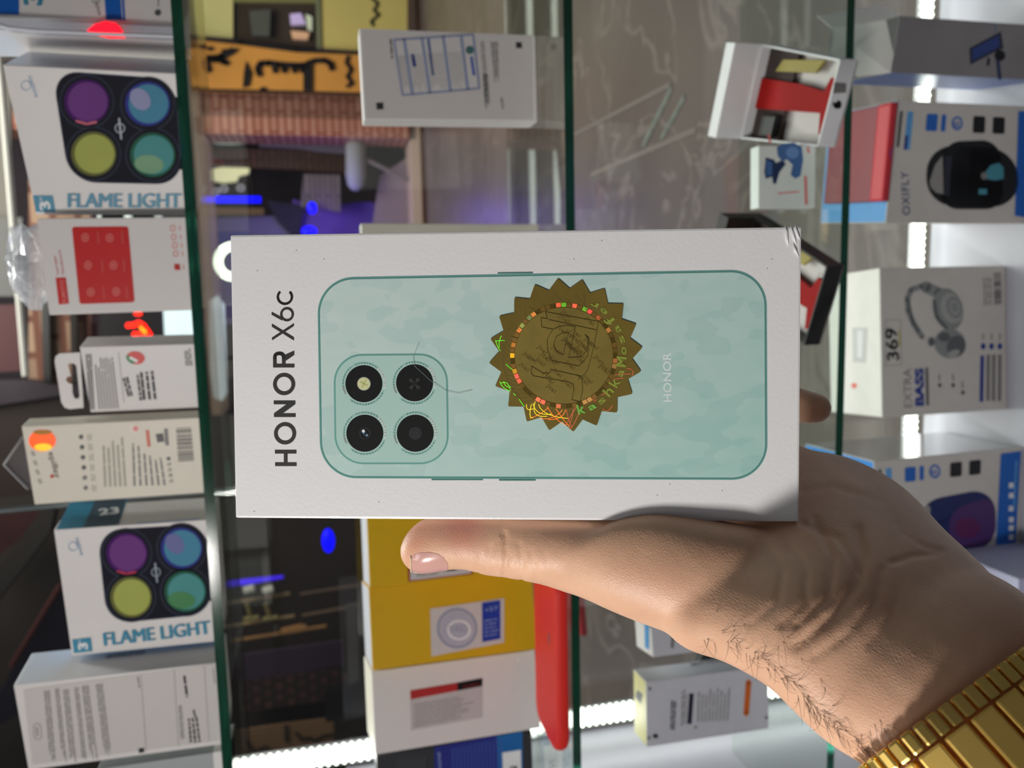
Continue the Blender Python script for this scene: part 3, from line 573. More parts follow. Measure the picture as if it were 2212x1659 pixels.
f.text('EXTRA', (1970, 880), (1968, 796), 18, INKL, 0); f.text('BASS', (1995, 877), (1994, 795), 18, NAVY, 0, .05); f.stroke([(2002, 794), (2004, 876)], 6, INKM, 0)
for c in [(2030, 832), (2059, 832), (2080, 848)]: f.ell(c, 4, 5, INKM, 0); f.stroke([(c[0]-1, c[1]-24), (c[0], c[1]-10)], 3, INKL, 0)
f.bars([(2146, 590), (2148, 658), (2164, 656), (2162, 589)], 24, INKM, 5, 0); f.lines([(2124, 660), (2122, 590), (2142, 588), (2144, 658)], 3, INKL, 6, fill=.4)
for x_ in (2124, 2142, 2160): f.ell((x_, 748), 5, 7, NAVY, 0); f.stroke([(x_, 720), (x_, 734)], 3, INKL, 0)
f.stroke([(2122, 768), (2120, 868)], 8, NAVY, 0); [f.stroke([(x_, 766), (x_-1, 866)], 8, INKL, 0) for x_ in (2135, 2147, 2160)]
tp = F['top']; tp.poly([(1841, 708), (1874, 708), (1870, 784), (1842, 782)], mat('faint_grey_print', (206, 206, 202), .4), 0); tp.poly([(1852, 714), (1864, 714), (1862, 774), (1852, 772)], PRINTW, 1); tp.ell((1845, 833), 6, 6, mat('coral_print', (232, 120, 104), .4), 0)
done(t, mb)
def speaker_art(f, q, body, accent):
    M = lambda s, r: lerp2(q, s, r)
    for s0, s1, mm_ in ((.20, .275, BLUE), (.30, .33, BLUE), (.51, .59, BLACK), (.64, .72, BLACK)): f.rr([M(s0, .09), M(s1, .09), M(s1, .235), M(s0, .235)], 4, mm_, 1)
    f.ell(M(.405, .16), 12, 15, BLUE, 1, ring=.7); f.text('B', (M(.42, .19)), M(.42, .145), 14, BLUE, 1)
    f.poly([M(.07, .08), M(.11, .08), M(.11, .40), M(.07, .40)], SKY, 0); f.stroke([M(.03, .08), M(.03, .38)], 7, INKM, 0); f.poly([M(.07, .28), M(.09, .28), M(.09, .40), M(.07, .40)], NAVY, 1)
# --- speaker boxes
t, mb, F, (o, u, v, n, w_, h_, d_) = carton('speaker_box', 'oxi1', 'white speaker box picturing a black carry speaker, red sheet on its top', 'box', mat('greyish_card', (205, 200, 194), .45), dict(top=mat('blue_top', (70, 150, 214), .4)), .001)
f = F['front']; q = [(1940, 219), (2262, 236), (2262, 480), (1912, 478)]
speaker_art(f, q, None, None)
f.rr([(2003, 312), (2196, 322), (2203, 448), (2000, 444)], 60, BLACK, 1); f.rr([(2036, 306), (2160, 302), (2170, 452), (2030, 452)], 40, BLACK, 1)
f.poly([(2008, 392), (2020, 356), (2036, 336), (2038, 420), (2022, 416), (2010, 404)], mat('handle_gap', (150, 146, 142), .5), 2); f.poly([(2040, 340), (2056, 335), (2050, 425), (2040, 422)], mat('grille_print', (44, 46, 60), .6), 2)
f.poly([(2126, 375), (2140, 357), (2158, 352), (2168, 362), (2168, 386), (2150, 390), (2128, 386)], mat('aqua_print', (70, 142, 160), .4), 2); f.ell((2126, 380), 7, 8, INKL, 3); f.stroke([(2114, 414), (2132, 414)], 12, mat('aqua_print', (70, 142, 160), .4), 2)
f.text('OXIFLY', (1966, 464), (1962, 370), 17, mat('indigo_print', (60, 70, 120), .4), 1, .008, 1.12); f.poly([(2200, 240), (2264, 240), (2264, 478), (2192, 466)], BLUE, 1)
done(t, mb)
m = MB(); s_ = o+v*(h_+.0012)
m.box(s_+u*w_*.18+n*(-.004)+v*0.0005, u*w_*.80, v*.004, n*d_*.93, mat('crimson_card', (130, 18, 36), .35), .001)
sh = m.build('sheet', None); bpy.data.objects.remove(sh)
t2 = thing('hang_card', 'red blister card with a blue hang slot lying on the speaker box', 'card', s_+u*w_*.58+n*d_*.45)
m.build('card', t2, fix=True)
m = MB(); fn = Face(m, s_+v*.0046, v); fn.base = .0003; fn.stroke([(1917, 300), (1912, 362)], 9, BLUE, 0, True); fn.stroke([(1922, 322), (1920, 338)], 8, BLUE, 0, True); m.build('hang_slot', t2)
m = MB(); m.box(s_+u*w_*.18-n*.0045+v*.0012, u*w_*.80, v*.008, n*.022, mat('coral_rim', (200, 40, 54), .35, coat=.2), .003); m.build('raised_rim', t2, fix=True)
t, mb, F, _ = carton('speaker_box', 'oxi2', 'white and blue speaker box picturing a purple speaker, behind the wrist', 'box', mat('greyish_card', (205, 200, 194), .45), dict(top=mat('bright_blue_top', (30, 130, 214), .4), right=mat('mirror_side', (196, 196, 200), .15, metal=.7)), .001)
f = F['front']; q = [(1891, 997), (2209, 964), (2198, 1181), (1895, 1215)]
speaker_art(f, q, None, None)
f.rr([(1978, 1085), (2150, 1052), (2152, 1190), (1985, 1192)], 56, mat('navy_speaker', (26, 36, 92), .4), 1); f.rr([(2052, 1100), (2150, 1070), (2148, 1180), (2048, 1184)], 34, mat('purple_speaker', (74, 44, 104), .4), 2); f.poly([(1985, 1110), (2003, 1090), (2010, 1096), (2008, 1128), (1998, 1120)], mat('handle_gap', (150, 146, 142), .5), 2)
f.ell((2090, 1140), 26, 22, mat('magenta_speaker', (92, 30, 84), .4), 3)
f.poly([(2162, 980), (2206, 974), (2194, 1178), (2151, 1180)], BLUE, 1); f.lines([(2186, 1100), (2192, 990), (2200, 990), (2194, 1100)], 1, SKY, 4, 2, fill=.6)
for y_ in (1050, 1072, 1100, 1124, 1142, 1162): f.poly([(2180, y_-7), (2190, y_-7), (2189, y_+4), (2179, y_+4)], PRINTW, 2)
done(t, mb)
# small barcode box on the floor, left of the wrist
c = [onZ(2181, 1250, -.66), onZ(2063, 1245, -.66)]
t = thing('accessory_box', 'small bluish white box with a barcode, beyond the wrist and watch', 'box', (-.36, .64, Z4))
pz = Vector((-.4135, .627, Z4)); m = MB(); m.box(pz, (.115, 0, 0), (0, 0, .10), (0, .10, 0), mat('violet_white_card', (190, 190, 216), .45), .001)
fn = Face(m, pz, (0, -1, 0)); fn.base = .0004; fn.bars([(2160, 1275), (2166, 1370), (2180, 1368), (2174, 1273)], 22, INKM, 8, 0); m.build('carton', t)
# --- tall box with open flaps and phone holder picture
t, mb, F, (o, u, v, n, w_, h_, d_) = carton('holder_box', 'ph', 'grey box with its white flaps open, picturing a phone on a stand', 'box', mat('grey_matte_card', (136, 132, 134), .55, var=.15, scale=25), dict(left=mat('blue_side', (66, 110, 190), .3), top=BLKBOX), .0006)
f = F['front']; f.poly([(2094, 104), (2162, 68), (2168, 104), (2150, 112), (2096, 140)], mat('navy_dark_print', (40, 42, 62), .4), 0); f.poly([(2100, 106), (2158, 76), (2160, 100), (2100, 132)], mat('phone_blue_print', (46, 66, 128), .4), 1)
f.ell((2160, 120), 12, 12, BLACK, 1); f.stroke([(2155, 125), (2160, 172)], 8, b2, 1); f.stroke([(2136, 125), (2134, 142)], 6, BLACK, 1); f.stroke([(2150, 55), (2150, 70)], 2, b1, 1)
done(t, mb)
def flap(pp, name):
    m = MB(); P3 = [atY(a, b, y) for a, b, y in pp]; nrm = (P3[1]-P3[0]).cross(P3[-1]-P3[0]).normalized()
    if nrm.dot(FW) < 0: nrm = -nrm
    m.prism(P3, nrm*.0006, WHITE); m.build(name, t, fix=True)
flap([(1944, 38, .722), (1924, 157, .716), (1850, 166, .742), (1789, 116, .762), (1797, 61, .768)], 'front_flap')
flap([(1946, 33, .726), (1902, 9, .80), (1764, 33, .83), (1797, 61, .77)], 'side_flap')
# ------------------------------------------------------------------ passage outside, seen through the glass
def veined(name, base, vein, sc):
    m = bpy.data.materials.new(name); m.use_nodes = True; nt = m.node_tree; N = nt.nodes; L = nt.links; b = N['Principled BSDF']
    tc = N.new('ShaderNodeTexCoord'); n1 = N.new('ShaderNodeTexNoise'); n1.inputs['Scale'].default_value = sc; n1.inputs['Detail'].default_value = 4; n1.inputs['Distortion'].default_value = 1.2
    ab = N.new('ShaderNodeMath'); ab.operation = 'SUBTRACT'; ab.inputs[1].default_value = 0.5; a2 = N.new('ShaderNodeMath'); a2.operation = 'ABSOLUTE'
    rp = N.new('ShaderNodeValToRGB'); rp.color_ramp.elements[0].position = 0.0; rp.color_ramp.elements[0].color = lin(vein); rp.color_ramp.elements[1].position = 0.022; rp.color_ramp.elements[1].color = (0.7, 0.7, 0.7, 1)
    n2 = N.new('ShaderNodeTexNoise'); n2.inputs['Scale'].default_value = sc*.6; n2.inputs['Detail'].default_value = 5
    cr = N.new('ShaderNodeValToRGB'); cr.color_ramp.elements[0].position = .3; cr.color_ramp.elements[0].color = lin(tuple(v*.88 for v in base)); cr.color_ramp.elements[1].position = .7; cr.color_ramp.elements[1].color = lin(tuple(min(255, v*1.1) for v in base))
    rv = N.new('ShaderNodeValToRGB'); rv.color_ramp.elements[0].position = 0.0; rv.color_ramp.elements[0].color = (.55, .55, .55, 1); rv.color_ramp.elements[1].position = 0.02; rv.color_ramp.elements[1].color = (0, 0, 0, 1)
    mx = N.new('ShaderNodeMix'); mx.data_type = 'RGBA'; mx.inputs[7].default_value = lin(vein)
    L.new(tc.outputs['Object'], n1.inputs['Vector']); L.new(tc.outputs['Object'], n2.inputs['Vector'])
    L.new(n1.outputs['Fac'], ab.inputs[0]); L.new(ab.outputs[0], a2.inputs[0]); L.new(a2.outputs[0], rv.inputs[0]); L.new(n2.outputs['Fac'], cr.inputs[0])
    L.new(rv.outputs[0], mx.inputs[0]); L.new(cr.outputs[0], mx.inputs[6]); L.new(mx.outputs[2], b.inputs['Base Color']); b.inputs['Roughness'].default_value = .35
    N.remove(rp); return m
def brick(name, c1, c2, mortar, bw, bh, ms=0.02, rot=None):
    m = bpy.data.materials.new(name); m.use_nodes = True; nt = m.node_tree; N = nt.nodes; L = nt.links; b = N['Principled BSDF']
    tc = N.new('ShaderNodeTexCoord'); mp = N.new('ShaderNodeMapping'); bt = N.new('ShaderNodeTexBrick')
    mp.inputs['Rotation'].default_value = (math.pi/2, 0, 0); L.new(tc.outputs['Object'], mp.inputs[0]); L.new(mp.outputs[0], bt.inputs['Vector'])
    bt.inputs['Color1'].default_value = lin(c1); bt.inputs['Color2'].default_value = lin(c2); bt.inputs['Mortar'].default_value = lin(mortar)
    bt.inputs['Scale'].default_value = 1.0; bt.inputs['Brick Width'].default_value = bw; bt.inputs['Row Height'].default_value = bh; bt.inputs['Mortar Size'].default_value = ms
    bt.offset = .5; L.new(bt.outputs['Color'], b.inputs['Base Color']); b.inputs['Roughness'].default_value = .7; return m
MARB = veined('grey_marble', (108, 99, 94), (150, 140, 134), 2.2)
m = MB(); m.box((-9, 0.95, -1.15), (18, 0, 0), (0, 0, 0.15), (0, 11, 0), MARB); struct(m.build('floor'))
m = MB(); m.box((-9, 9.4, -1.0), (18, 0, 0), (0, 0, 7), (0, .2, 0), mat('dark_shop_wall', (62, 54, 60), .8, var=.3, scale=.8)); struct(m.build('wall_back'))
YS = 7.9
def slab(pp, Y, th, mt, mb=None):
    mb = mb or MB(); mb.prism([atY(a, b, Y) for a, b in pp], (0, th, 0), mt); return mb
def item(name, label, cat, pp, Y, th, mt, part=None, group=None):
    m = slab(pp, Y, th, mt); o = m.build(name, fix=True); tag(o, label, cat, group); return o
def span(px0, px1, Y, th, mt, nm):
    # long horizontal kerb between two photo heights, full width
    z1 = atY(px0, 250, Y).z; z0 = atY(px1, 250, Y).z
    m = MB(); m.box((-1.1, Y, z0), (6.5, 0, 0), (0, 0, z1-z0), (0, th, 0), mt, .005); return struct(m.build(nm))
BEI = mat('beige_stone', (214, 190, 168), .5, var=.06, scale=4); BRN = mat('brown_skirting', (84, 52, 34), .5, var=.2, scale=6)
span(884, 906, YS, .5, BEI, 'trim_1'); span(906, 921, YS-.02, .5, BRN, 'trim_2'); span(921, 950, YS-.06, .5, mat('pale_stone', (168, 160, 142), .5, var=.1, scale=4), 'trim_3')
# thin floor strips standing in for reflected LED lines on the marble
def glint_strip(a, b, wd, mt, nm):
    A, B = [ray(*p)*(-1.0/ray(*p).z) for p in (a, b)]; d = (B-A).normalized(); s_ = Vector((-d.y, d.x, 0))*wd
    m = MB(); m.box(A-s_/2, B-A, (0, 0, .003), s_, mt); return struct(m.build(nm, fix=True))
GLM = mat('glint_pale', (124, 115, 109), .6)
glint_strip((1240, 292), (1450, 182), .014, GLM, 'floor_glint_1'); glint_strip((1278, 378), (1505, 280), .016, GLM, 'floor_glint_2')
glint_strip((1390, 316), (1452, 190), .022, mat('glint_dotted', (118, 122, 114), .6, var=.6, scale=40), 'floor_glint_3'); glint_strip((1430, 300), (1480, 208), .018, MATS['glint_dotted'], 'floor_glint_4')
# brick pillar, lit face and shaded return painted as lighter and darker brick
BR1 = brick('pink_brick_lit', (206, 152, 128), (190, 132, 108), (150, 72, 54), .40, .072, .011); BR2 = brick('brown_brick_shaded', (160, 120, 102), (140, 98, 80), (120, 62, 46), .22, .072, .012)
t = thing('brick_pillar', 'tall brick pillar beside the orange banner, across the passage', 'pillar', atY(880, 250, YS))
a, b_, c_ = atY(640, 255, YS-.06), atY(640, 293, YS-.06), atY(640, 196, YS-.06)
za, zb_ = -0.85, 3.2
m = MB(); m.box((b_.x, YS-.06, za), (a.x-b_.x, 0, 0), (0, 0, zb_-za), (0, .45, 0), BR1); m.build('front_face', t)
m = MB(); m.box((a.x+.002, YS-.03, za), (c_.x-a.x, 0, 0), (0, 0, zb_-za), (0, .42, 0), BR2); m.build('side_face', t)
t = thing('banner', 'orange cloth banner with large black calligraphy hanging beside the brick pillar', 'banner', atY(880, 160, YS-.2))
OR = mat('orange_cloth', (236, 166, 78), .8, var=.14, scale=2.5)
m = slab([(230, 60), (410, 77), (520, 90), (640, 106), (775, 111), (900, 120), (900, 212), (775, 206), (640, 202), (410, 198), (230, 194)], YS-.2, .02, OR); m.build('cloth', t, fix=True)
m = MB(); F_ = Face(m, (0, YS-.2, 0), (0, -1, 0)); F_.base = .02; F_.step = .002; K = mat('black_paint', (30, 24, 24), .8)
F_.stroke([(230, 63), (410, 80), (520, 93), (640, 109), (775, 114), (900, 123)], 8, K, 0, True); F_.stroke([(230, 190), (410, 194), (640, 199), (775, 203), (900, 207)], 6, K, 0)
F_.poly([(478, 106), (518, 104), (505, 117), (480, 120)], K, 0); F_.stroke([(500, 110), (478, 122), (466, 128), (450, 126), (443, 136), (449, 150)], 16, K, 1, True); F_.stroke([(462, 124), (484, 134), (489, 136)], 13, K, 1, True)
F_.ell((438, 102), 7, 5, K, 0); F_.ell((454, 105), 7, 5, K, 0)
F_.poly([(412, 120), (417, 122), (425, 164), (414, 168)], K, 0); F_.poly([(531, 130), (544, 158), (538, 186), (524, 190), (526, 160)], K, 0)
F_.stroke([(560, 160), (556, 148), (562, 137), (580, 136), (600, 139), (640, 142), (662, 140)], 13, K, 1, True)
for x_ in (592, 612, 634, 652): F_.stroke([(x_, 140), (x_+2, 153)], 12, K, 2, True)
F_.stroke([(665, 140), (665, 196)], 20, K, 1); F_.stroke([(665, 136), (680, 131), (700, 130), (714, 138), (716, 148)], 12, K, 2, True); F_.poly([(560, 192), (568, 186), (578, 194), (566, 200)], K, 0)
F_.stroke([(752, 120), (748, 135), (758, 150), (750, 165), (760, 180), (748, 188)], 8, K, 0)
F_.ell((345, 112), 42, 30, K, 0, ring=.86); F_.stroke([(330, 112), (345, 104), (358, 112), (345, 122), (332, 118)], 8, K, 1, True)
m.build('lettering', t)
# yellow framed shop window
t = thing('shop_window', 'yellow framed shop window above the orange banner, with dark glass', 'window', atY(878, 20, YS-.1))
YG = mat('yellow_board', (232, 214, 128), .5, var=.08, scale=3)
m = slab([(400, -90), (503, -90), (503, 82), (400, 74)], YS-.1, .05, mat('lime_yellow_board', (228, 222, 150), .5, var=.08, scale=3)); m.build('left_panel', t, fix=True)
m = slab([(689, -90), (880, -90), (880, 116), (689, 104)], YS-.1, .05, YG); m.build('right_panel', t, fix=True)
m = slab([(503, -90), (689, -90), (689, 104), (503, 84)], YS-.06, .03, mat('dark_window_glass', (72, 62, 52), .15, var=.3, scale=3)); m.build('pane', t, fix=True)
m = slab([(503, -30), (689, -30), (689, 6), (503, 4)], YS-.09, .03, mat('green_frame', (140, 140, 88), .5)); m.build('top_rail', t, fix=True)
m = slab([(680, -80), (690, -80), (694, 106), (684, 105)], YS-.12, .03, mat('sage_frame', (134, 138, 108), .5)); m.build('mullion', t, fix=True)
m = MB(); F_ = Face(m, (0, YS-.1, 0), (0, -1, 0)); F_.base = .01; F_.stroke([(812, -20), (804, -4), (816, 8), (808, 22), (818, 32), (802, 46), (806, 54)], 7, mat('olive_ink', (70, 72, 44), .7), 0, True); m.build('lettering', t)
for i, (pp, col, em) in enumerate([([(538, 24), (584, 20), (582, 78), (545, 76)], (96, 100, 92), 0), ([(626, 30), (650, 28), (660, 50), (628, 52)], (190, 170, 215), .5), ([(628, 66), (668, 70), (664, 84), (632, 82)], (224, 176, 140), .3), ([(660, 30), (674, 36), (674, 64), (664, 60)], (190, 196, 170), .5)]):
    item('display_item', ['grey rounded item in the yellow framed window', 'pale violet lit item in the yellow framed window', 'peach coloured lit item low in the yellow framed window', 'pale green lit item beside the violet one in the yellow window'][i], 'display item', pp, YS-.14, .05, mat('display_item%d' % i, col, .4, emit=em))
# shop interior beyond
YI = 8.4
item('ceiling_lamp', 'oval white lamp glow near the brick pillar, upper left of passage', 'lamp', [(440, 288), (470, 284), (500, 286), (532, 294), (534, 306), (505, 309), (470, 308), (445, 303)], YI, .08, mat('lamp_glow', (190, 205, 190), .4, emit=.55))
item('ceiling_lamp', 'yellowish white lamp glow above the blue neon tube', 'lamp', [(455, 366), (480, 361), (538, 363), (536, 374), (515, 379), (510, 391), (480, 394), (455, 388)], YI, .08, mat('lamp_glow_warm', (214, 214, 160), .4, emit=.6))
item('brick_pillar', 'dark brown slatted pillar deeper inside the shop', 'pillar', [(425, 321), (640, 322), (690, 330), (752, 338), (752, 376), (640, 366), (430, 358)], YI, .2, brick('dark_slats', (84, 50, 32), (66, 38, 26), (40, 26, 20), .6, .06, .012))
item('ceiling_panel', 'beige ribbed panel in the purple lit shop', 'panel', [(655, 376), (735, 378), (735, 458), (700, 452), (650, 446)], YI-.3, .06, brick('ribbed_beige', (120, 112, 90), (108, 100, 80), (76, 72, 60), 2, .05, .01))
o = MB(); P0 = atY(768, 302, YI-.3); P1 = atY(768, 412, YI-.3); o.tube([P0, P0.lerp(P1, .1), P0.lerp(P1, .7), P0.lerp(P1, .9), P1], [.04, .10, .10, .08, .03], mat('white_roll', (156, 160, 164), .6), 16); tag(o.build('rolled_blind', smooth=True), 'pale grey rolled bundle hanging sideways in the shop opposite', 'roll')
o = MB(); o.tube([atY(792, 345, YI-.3), atY(882, 390, YI-.3)], .022, mat('grey_pole', (128, 118, 118), .5)); tag(o.build('handrail'), 'thin grey slanted handrail beside the pale rolled bundle', 'rail')
item('wall_panel', 'pale mauve wall strip at the foot of the shop opposite', 'panel', [(820, 380), (895, 330), (906, 520), (800, 520)], YI-.1, .05, mat('mauve_panel', (150, 136, 140), .7))
item('wall_panel', 'grey panel above the slatted pillar in the shop opposite', 'panel', [(560, 290), (760, 296), (760, 334), (690, 328), (640, 320), (560, 316)], YI-.05, .04, mat('mauve_grey_panel', (112, 106, 118), .7))
o = MB(); o.tube([atY(436, 431, YI-.4), atY(563, 431, YI-.4)], .031, mat('blue_neon', (10, 10, 255), .4, emit=1.6, ecol=(0, 0, 255)), 10); tag(o.build('neon_tube'), 'saturated blue neon tube standing upright in the shop opposite', 'light')
for i, (c, rx, ry, lb) in enumerate([((674, 449), 9, 12, 'small round blue light above the held box'), ((668, 500), 15, 11, 'blue light half hidden by the top edge of the held box'), ((709, 1168), 13, 26, 'blue pear-shaped light below the held box, in the reflected dark shop')]):
    m = MB(); cc = atY(c[0], c[1], YI-.4 if i < 2 else 6.0); k = (YI-.4 if i < 2 else 6.0)/1640; V = []; Fs = []
    for a in range(9):
        for b in range(14):
            th, ph = math.pi*a/8, 2*math.pi*b/14; V.append(cc+Vector((ry*k*math.sin(th)*math.cos(ph), ry*k*.5*math.sin(th)*math.sin(ph), rx*k*math.cos(th))))
    for a in range(8):
        for b in range(14): Fs.append((a*14+b, a*14+(b+1) % 14, (a+1)*14+(b+1) % 14, (a+1)*14+b))
    m.mesh(V, Fs, MATS['blue_neon']); tag(m.build('blue_lamp'), lb, 'light')
item('wall_panel', 'wall patch coloured with the purple glow around the small blue lights', 'panel', [(632, 430), (700, 452), (736, 440), (800, 436), (905, 470), (905, 700), (632, 700)], YI, .04, mat('purple_glow_wall', (92, 66, 150), .7, var=.3, scale=3))  # purple glow of the blue lights put into the panel colour
item('wall_panel', 'dull violet wall patch beside the blue neon tube', 'panel', [(440, 470), (600, 466), (628, 500), (628, 700), (440, 700)], YI, .04, mat('violet_grey_wall', (104, 96, 136), .7, var=.15, scale=3))
item('wall_panel', 'near black cabinet side between the neon tube and purple glow', 'panel', [(575, 432), (660, 445), (640, 520), (600, 480)], YI-.06, .05, mat('ink_panel', (26, 22, 44), .6))
item('yellow_shelf', 'thin ochre yellow shelf edge under the blue neon tube', 'shelf', [(440, 448), (570, 450), (570, 464), (440, 464)], YI-.1, .1, mat('ochre_shelf', (122, 98, 50), .6))
for i, c in enumerate([(436, 408), (466, 414), (484, 408), (520, 406)]):
    m = MB(); m.tube([atY(c[0]+7*math.cos(a), c[1]+6*math.sin(a), YI-.35) for a in [k*math.pi/7 for k in range(14)]], .008, mat('ring_glint_silver', (188, 188, 178), .3, emit=.15), close=True); tag(m.build('ring_glint'), ['ring shaped glint nearest the green shelf edge', 'bright ring glint second from the shelf edge', 'bright ring glint third from the shelf edge', 'ring shaped glint farthest from the shelf edge'][i], 'ring', 'ring glints below the lamp')  # glints drawn as faintly glowing loops
point('blue_glow', atY(690, 470, YI-.7), 10, (.2, .1, 1.0), .15)
# ring light
m = MB(); cc = (504, 565); m.tube([atY(cc[0]+33*math.cos(a), cc[1]+33*math.sin(a), 6.5) for a in [k*2*math.pi/40 for k in range(40)]], .034, mat('ring_light_white', (245, 255, 240), .4, emit=2.2, ecol=(240, 255, 225)), 10, close=True); tag(m.build('ring_light', smooth=True), 'round white ring light half hidden by the held box', 'light')
item('wall_light', 'soft bluish white lit panel between the shelf edge and the held box', 'light', [(452, 650), (470, 638), (484, 660), (490, 850), (480, 866), (462, 860), (454, 800)], 6.5, .05, mat('bluish_panel_light', (190, 205, 220), .4, emit=.5))
# left side of the passage
o = MB(); o.tube([atY(-25, -100, 5), atY(4, 180, 5), atY(56, 812, 5)], .02, mat('white_pole', (206, 206, 200), .5, emit=.08), 10); tag(o.build('pole'), 'slim white horizontal pole running above the top shelf', 'pole')
item('shop_frame', 'dark grey shop front frame behind the flame light box', 'frame', [(-60, 60), (290, 60), (285, 132), (-60, 132)], 7.0, .1, mat('dark_frame', (58, 50, 50), .6, var=.2, scale=2))
for i, x_ in enumerate((70, 140, 185)): item('mullion', ['leftmost grey bar of the dark shop front frame', 'middle grey bar of the dark shop front frame', 'grey bar of the dark shop frame nearest the banner'][i], 'frame', [(x_, 60), (x_+14, 60), (x_+14, 132), (x_, 132)], 6.9, .05, mat('grey_bar', (96, 90, 90), .5), group='bars of the shop front')
BF = brick('tan_brick', (176, 146, 122), (150, 120, 98), (112, 66, 50), .30, .19, .03)
item('brick_wall', 'tan brick wall strip at the far left behind the shelf boxes', 'wall', [(62, 130), (196, 130), (196, 836), (62, 836)], 7.2, .2, BF)
item('wall_panel', 'dark strip with round holes between the tan brick strips', 'panel', [(88, 640), (104, 640), (110, 836), (94, 836)], 7.1, .06, BLKBOX); item('wall_panel', 'black upright strip right of the tan brick strip', 'panel', [(150, 640), (164, 640), (168, 836), (154, 836)], 7.1, .06, mat('brown_black', (36, 28, 28), .6))
item('sign_board', 'pale grey sign at far left behind the white pole', 'sign', [(-60, 470), (48, 470), (50, 640), (-60, 640)], 6.2, .04, mat('grey_board', (98, 98, 98), .6, var=.1, scale=4))
item('sign_board', 'reddish brown poster at far left under the grey sign', 'sign', [(-60, 660), (50, 657), (56, 800), (-60, 808)], 6.2, .04, mat('maroon_board', (76, 38, 43), .6, var=.25, scale=3))
item('sign_board', 'dull pale board at the far left edge above the grey sign', 'sign', [(-60, 150), (20, 150), (28, 470), (-60, 470)], 6.3, .04, mat('pale_board', (108, 105, 99), .6, var=.15, scale=3))
t = thing('led_sign', 'black scrolling sign with a glowing red figure, above the hang tab box', 'sign', atY(348, 695, 6.0))
m = slab([(218, 655), (346, 655), (350, 735), (222, 735)], 6.0, .08, mat('black_sign', (26, 22, 26), .4)); m.build('housing', t, fix=True)
m = MB(); F_ = Face(m, (0, 6.0, 0), (0, -1, 0)); F_.base = .01; RE = mat('red_led', (255, 50, 20), .4, emit=2.6, ecol=(255, 30, 14)); F_.stroke([(276, 703), (290, 702), (300, 697), (310, 704), (318, 716), (324, 724), (290, 722)], 10, RE, 0, True); m.build('red_figure', t); m = MB(); F_ = Face(m, (0, 6.0, 0), (0, -1, 0)); F_.base = .012; F_.ell((298, 678), 9, 4, RE, 0); m.build('red_dash', t); m = MB(); F_ = Face(m, (0, 6.0, 0), (0, -1, 0)); F_.base = .014; F_.stroke([(304, 708), (314, 718)], 6, mat('amber_led', (255, 150, 20), .4, emit=2.0, ecol=(255, 150, 20)), 1, True); m.build('amber_glow', t)
item('light_box', 'bluish white lit panel right of the red led sign', 'light', [(352, 655), (424, 655), (428, 735), (356, 735)], 6.0, .06, mat('cool_lightbox', (206, 226, 232), .4, emit=.75))
item('awning', 'dark brown wooden awning boards at far left behind the cream box', 'awning', [(-60, 872), (150, 850), (470, 838), (505, 1050), (-60, 1106)], 6.8, .1, mat('dark_timber', (40, 27, 22), .6, var=.45, scale=3))
item('glass_reflection_strip', 'violet grey strip painting a glass reflection above the dark awning boards', 'strip', [(-60, 822), (60, 820), (130, 836), (470, 826), (470, 850), (120, 856), (-60, 884)], 6.7, .1, mat('violet_reflection', (54, 46, 54), .3, var=.3, scale=4))  # a purplish glass reflection put in as a strip
t = thing('plastic_stand', 'clear angular acrylic stand behind the cream box', 'stand', (-.13, .68, Z1))
m = slab([(10, 1005), (44, 944), (120, 930), (440, 930), (440, 1050), (120, 1070), (58, 1056)], .68, .003, mat('clear_plastic_dark', (120, 116, 118), .12, alpha=.35)); m.build('plate', t, fix=True)
m = MB(); m.tube([atY(*p, .679) for p in [(50, 944), (10, 1003), (62, 1056)]], .0012, mat('plastic_rim_dim', (96, 92, 92), .3)); m.build('rim', t)

# corner post on the left, then solid stand-ins for side glass reflections
m = MB(); m.tube([atY(-80, 1112, 1.6), atY(560, 1050, 1.6)], .0058, mat('steel_edge', (150, 156, 158), .25, metal=.6), 10); struct(m.build('trim_4'))
m = MB(); q = [atY(-80, 1118, 1.62), atY(560, 1060, 1.62)]
YN = 6.0
item('reflected_beam', 'grey slanted beam standing in for a side glass reflection, far left', 'beam', [(-60, 1300), (98, 1092), (118, 1104), (108, 1150), (-60, 1370)], YN, .1, mat('reflected_beam_grey', (38, 34, 32), .6, var=.15, scale=2))
item('lit_sign', 'faint dark red glow behind the grey slanted beam', 'sign', [(-60, 1122), (92, 1104), (40, 1168), (-60, 1240)], YN+.2, .05, mat('dark_red_glow', (48, 16, 15), .6, var=.5, scale=6))
o = MB(); o.tube([atY(24, 1440, YN), atY(132, 1262, YN)], .022, mat('reflected_rail_reddish', (70, 36, 34), .5)); tag(o.build('handrail'), 'thin reddish slanted rail standing in for a side glass reflection', 'rail')
item('wall_panel', 'inky blue stand-in for a side glass reflection beside the reddish slanted rail', 'panel', [(30, 1440), (132, 1270), (160, 1440), (120, 1500), (-60, 1600)], YN+.3, .05, mat('inky_blue', (20, 18, 34), .6, var=.3, scale=4))
item('wall_panel', 'dark brown backing of the reflection stand-ins under the held box', 'wall', [(-120, 1090), (430, 1040), (1000, 1040), (1300, 1300), (1300, 1560), (900, 1700), (-120, 1800)], YN+.6, .1, mat('reflection_backing_brown', (46, 40, 36), .7, var=.35, scale=1.6))
o = MB(); o.tube([atY(490, 1262, YN), atY(540, 1256, YN), atY(612, 1246, YN)], [.024, .022, .012], mat('reflected_violet_neon', (70, 40, 220), .4, emit=.7, ecol=(60, 30, 230))); tag(o.build('neon_tube'), 'dim violet blue neon tube in the reflected dark shop below the held box', 'light')
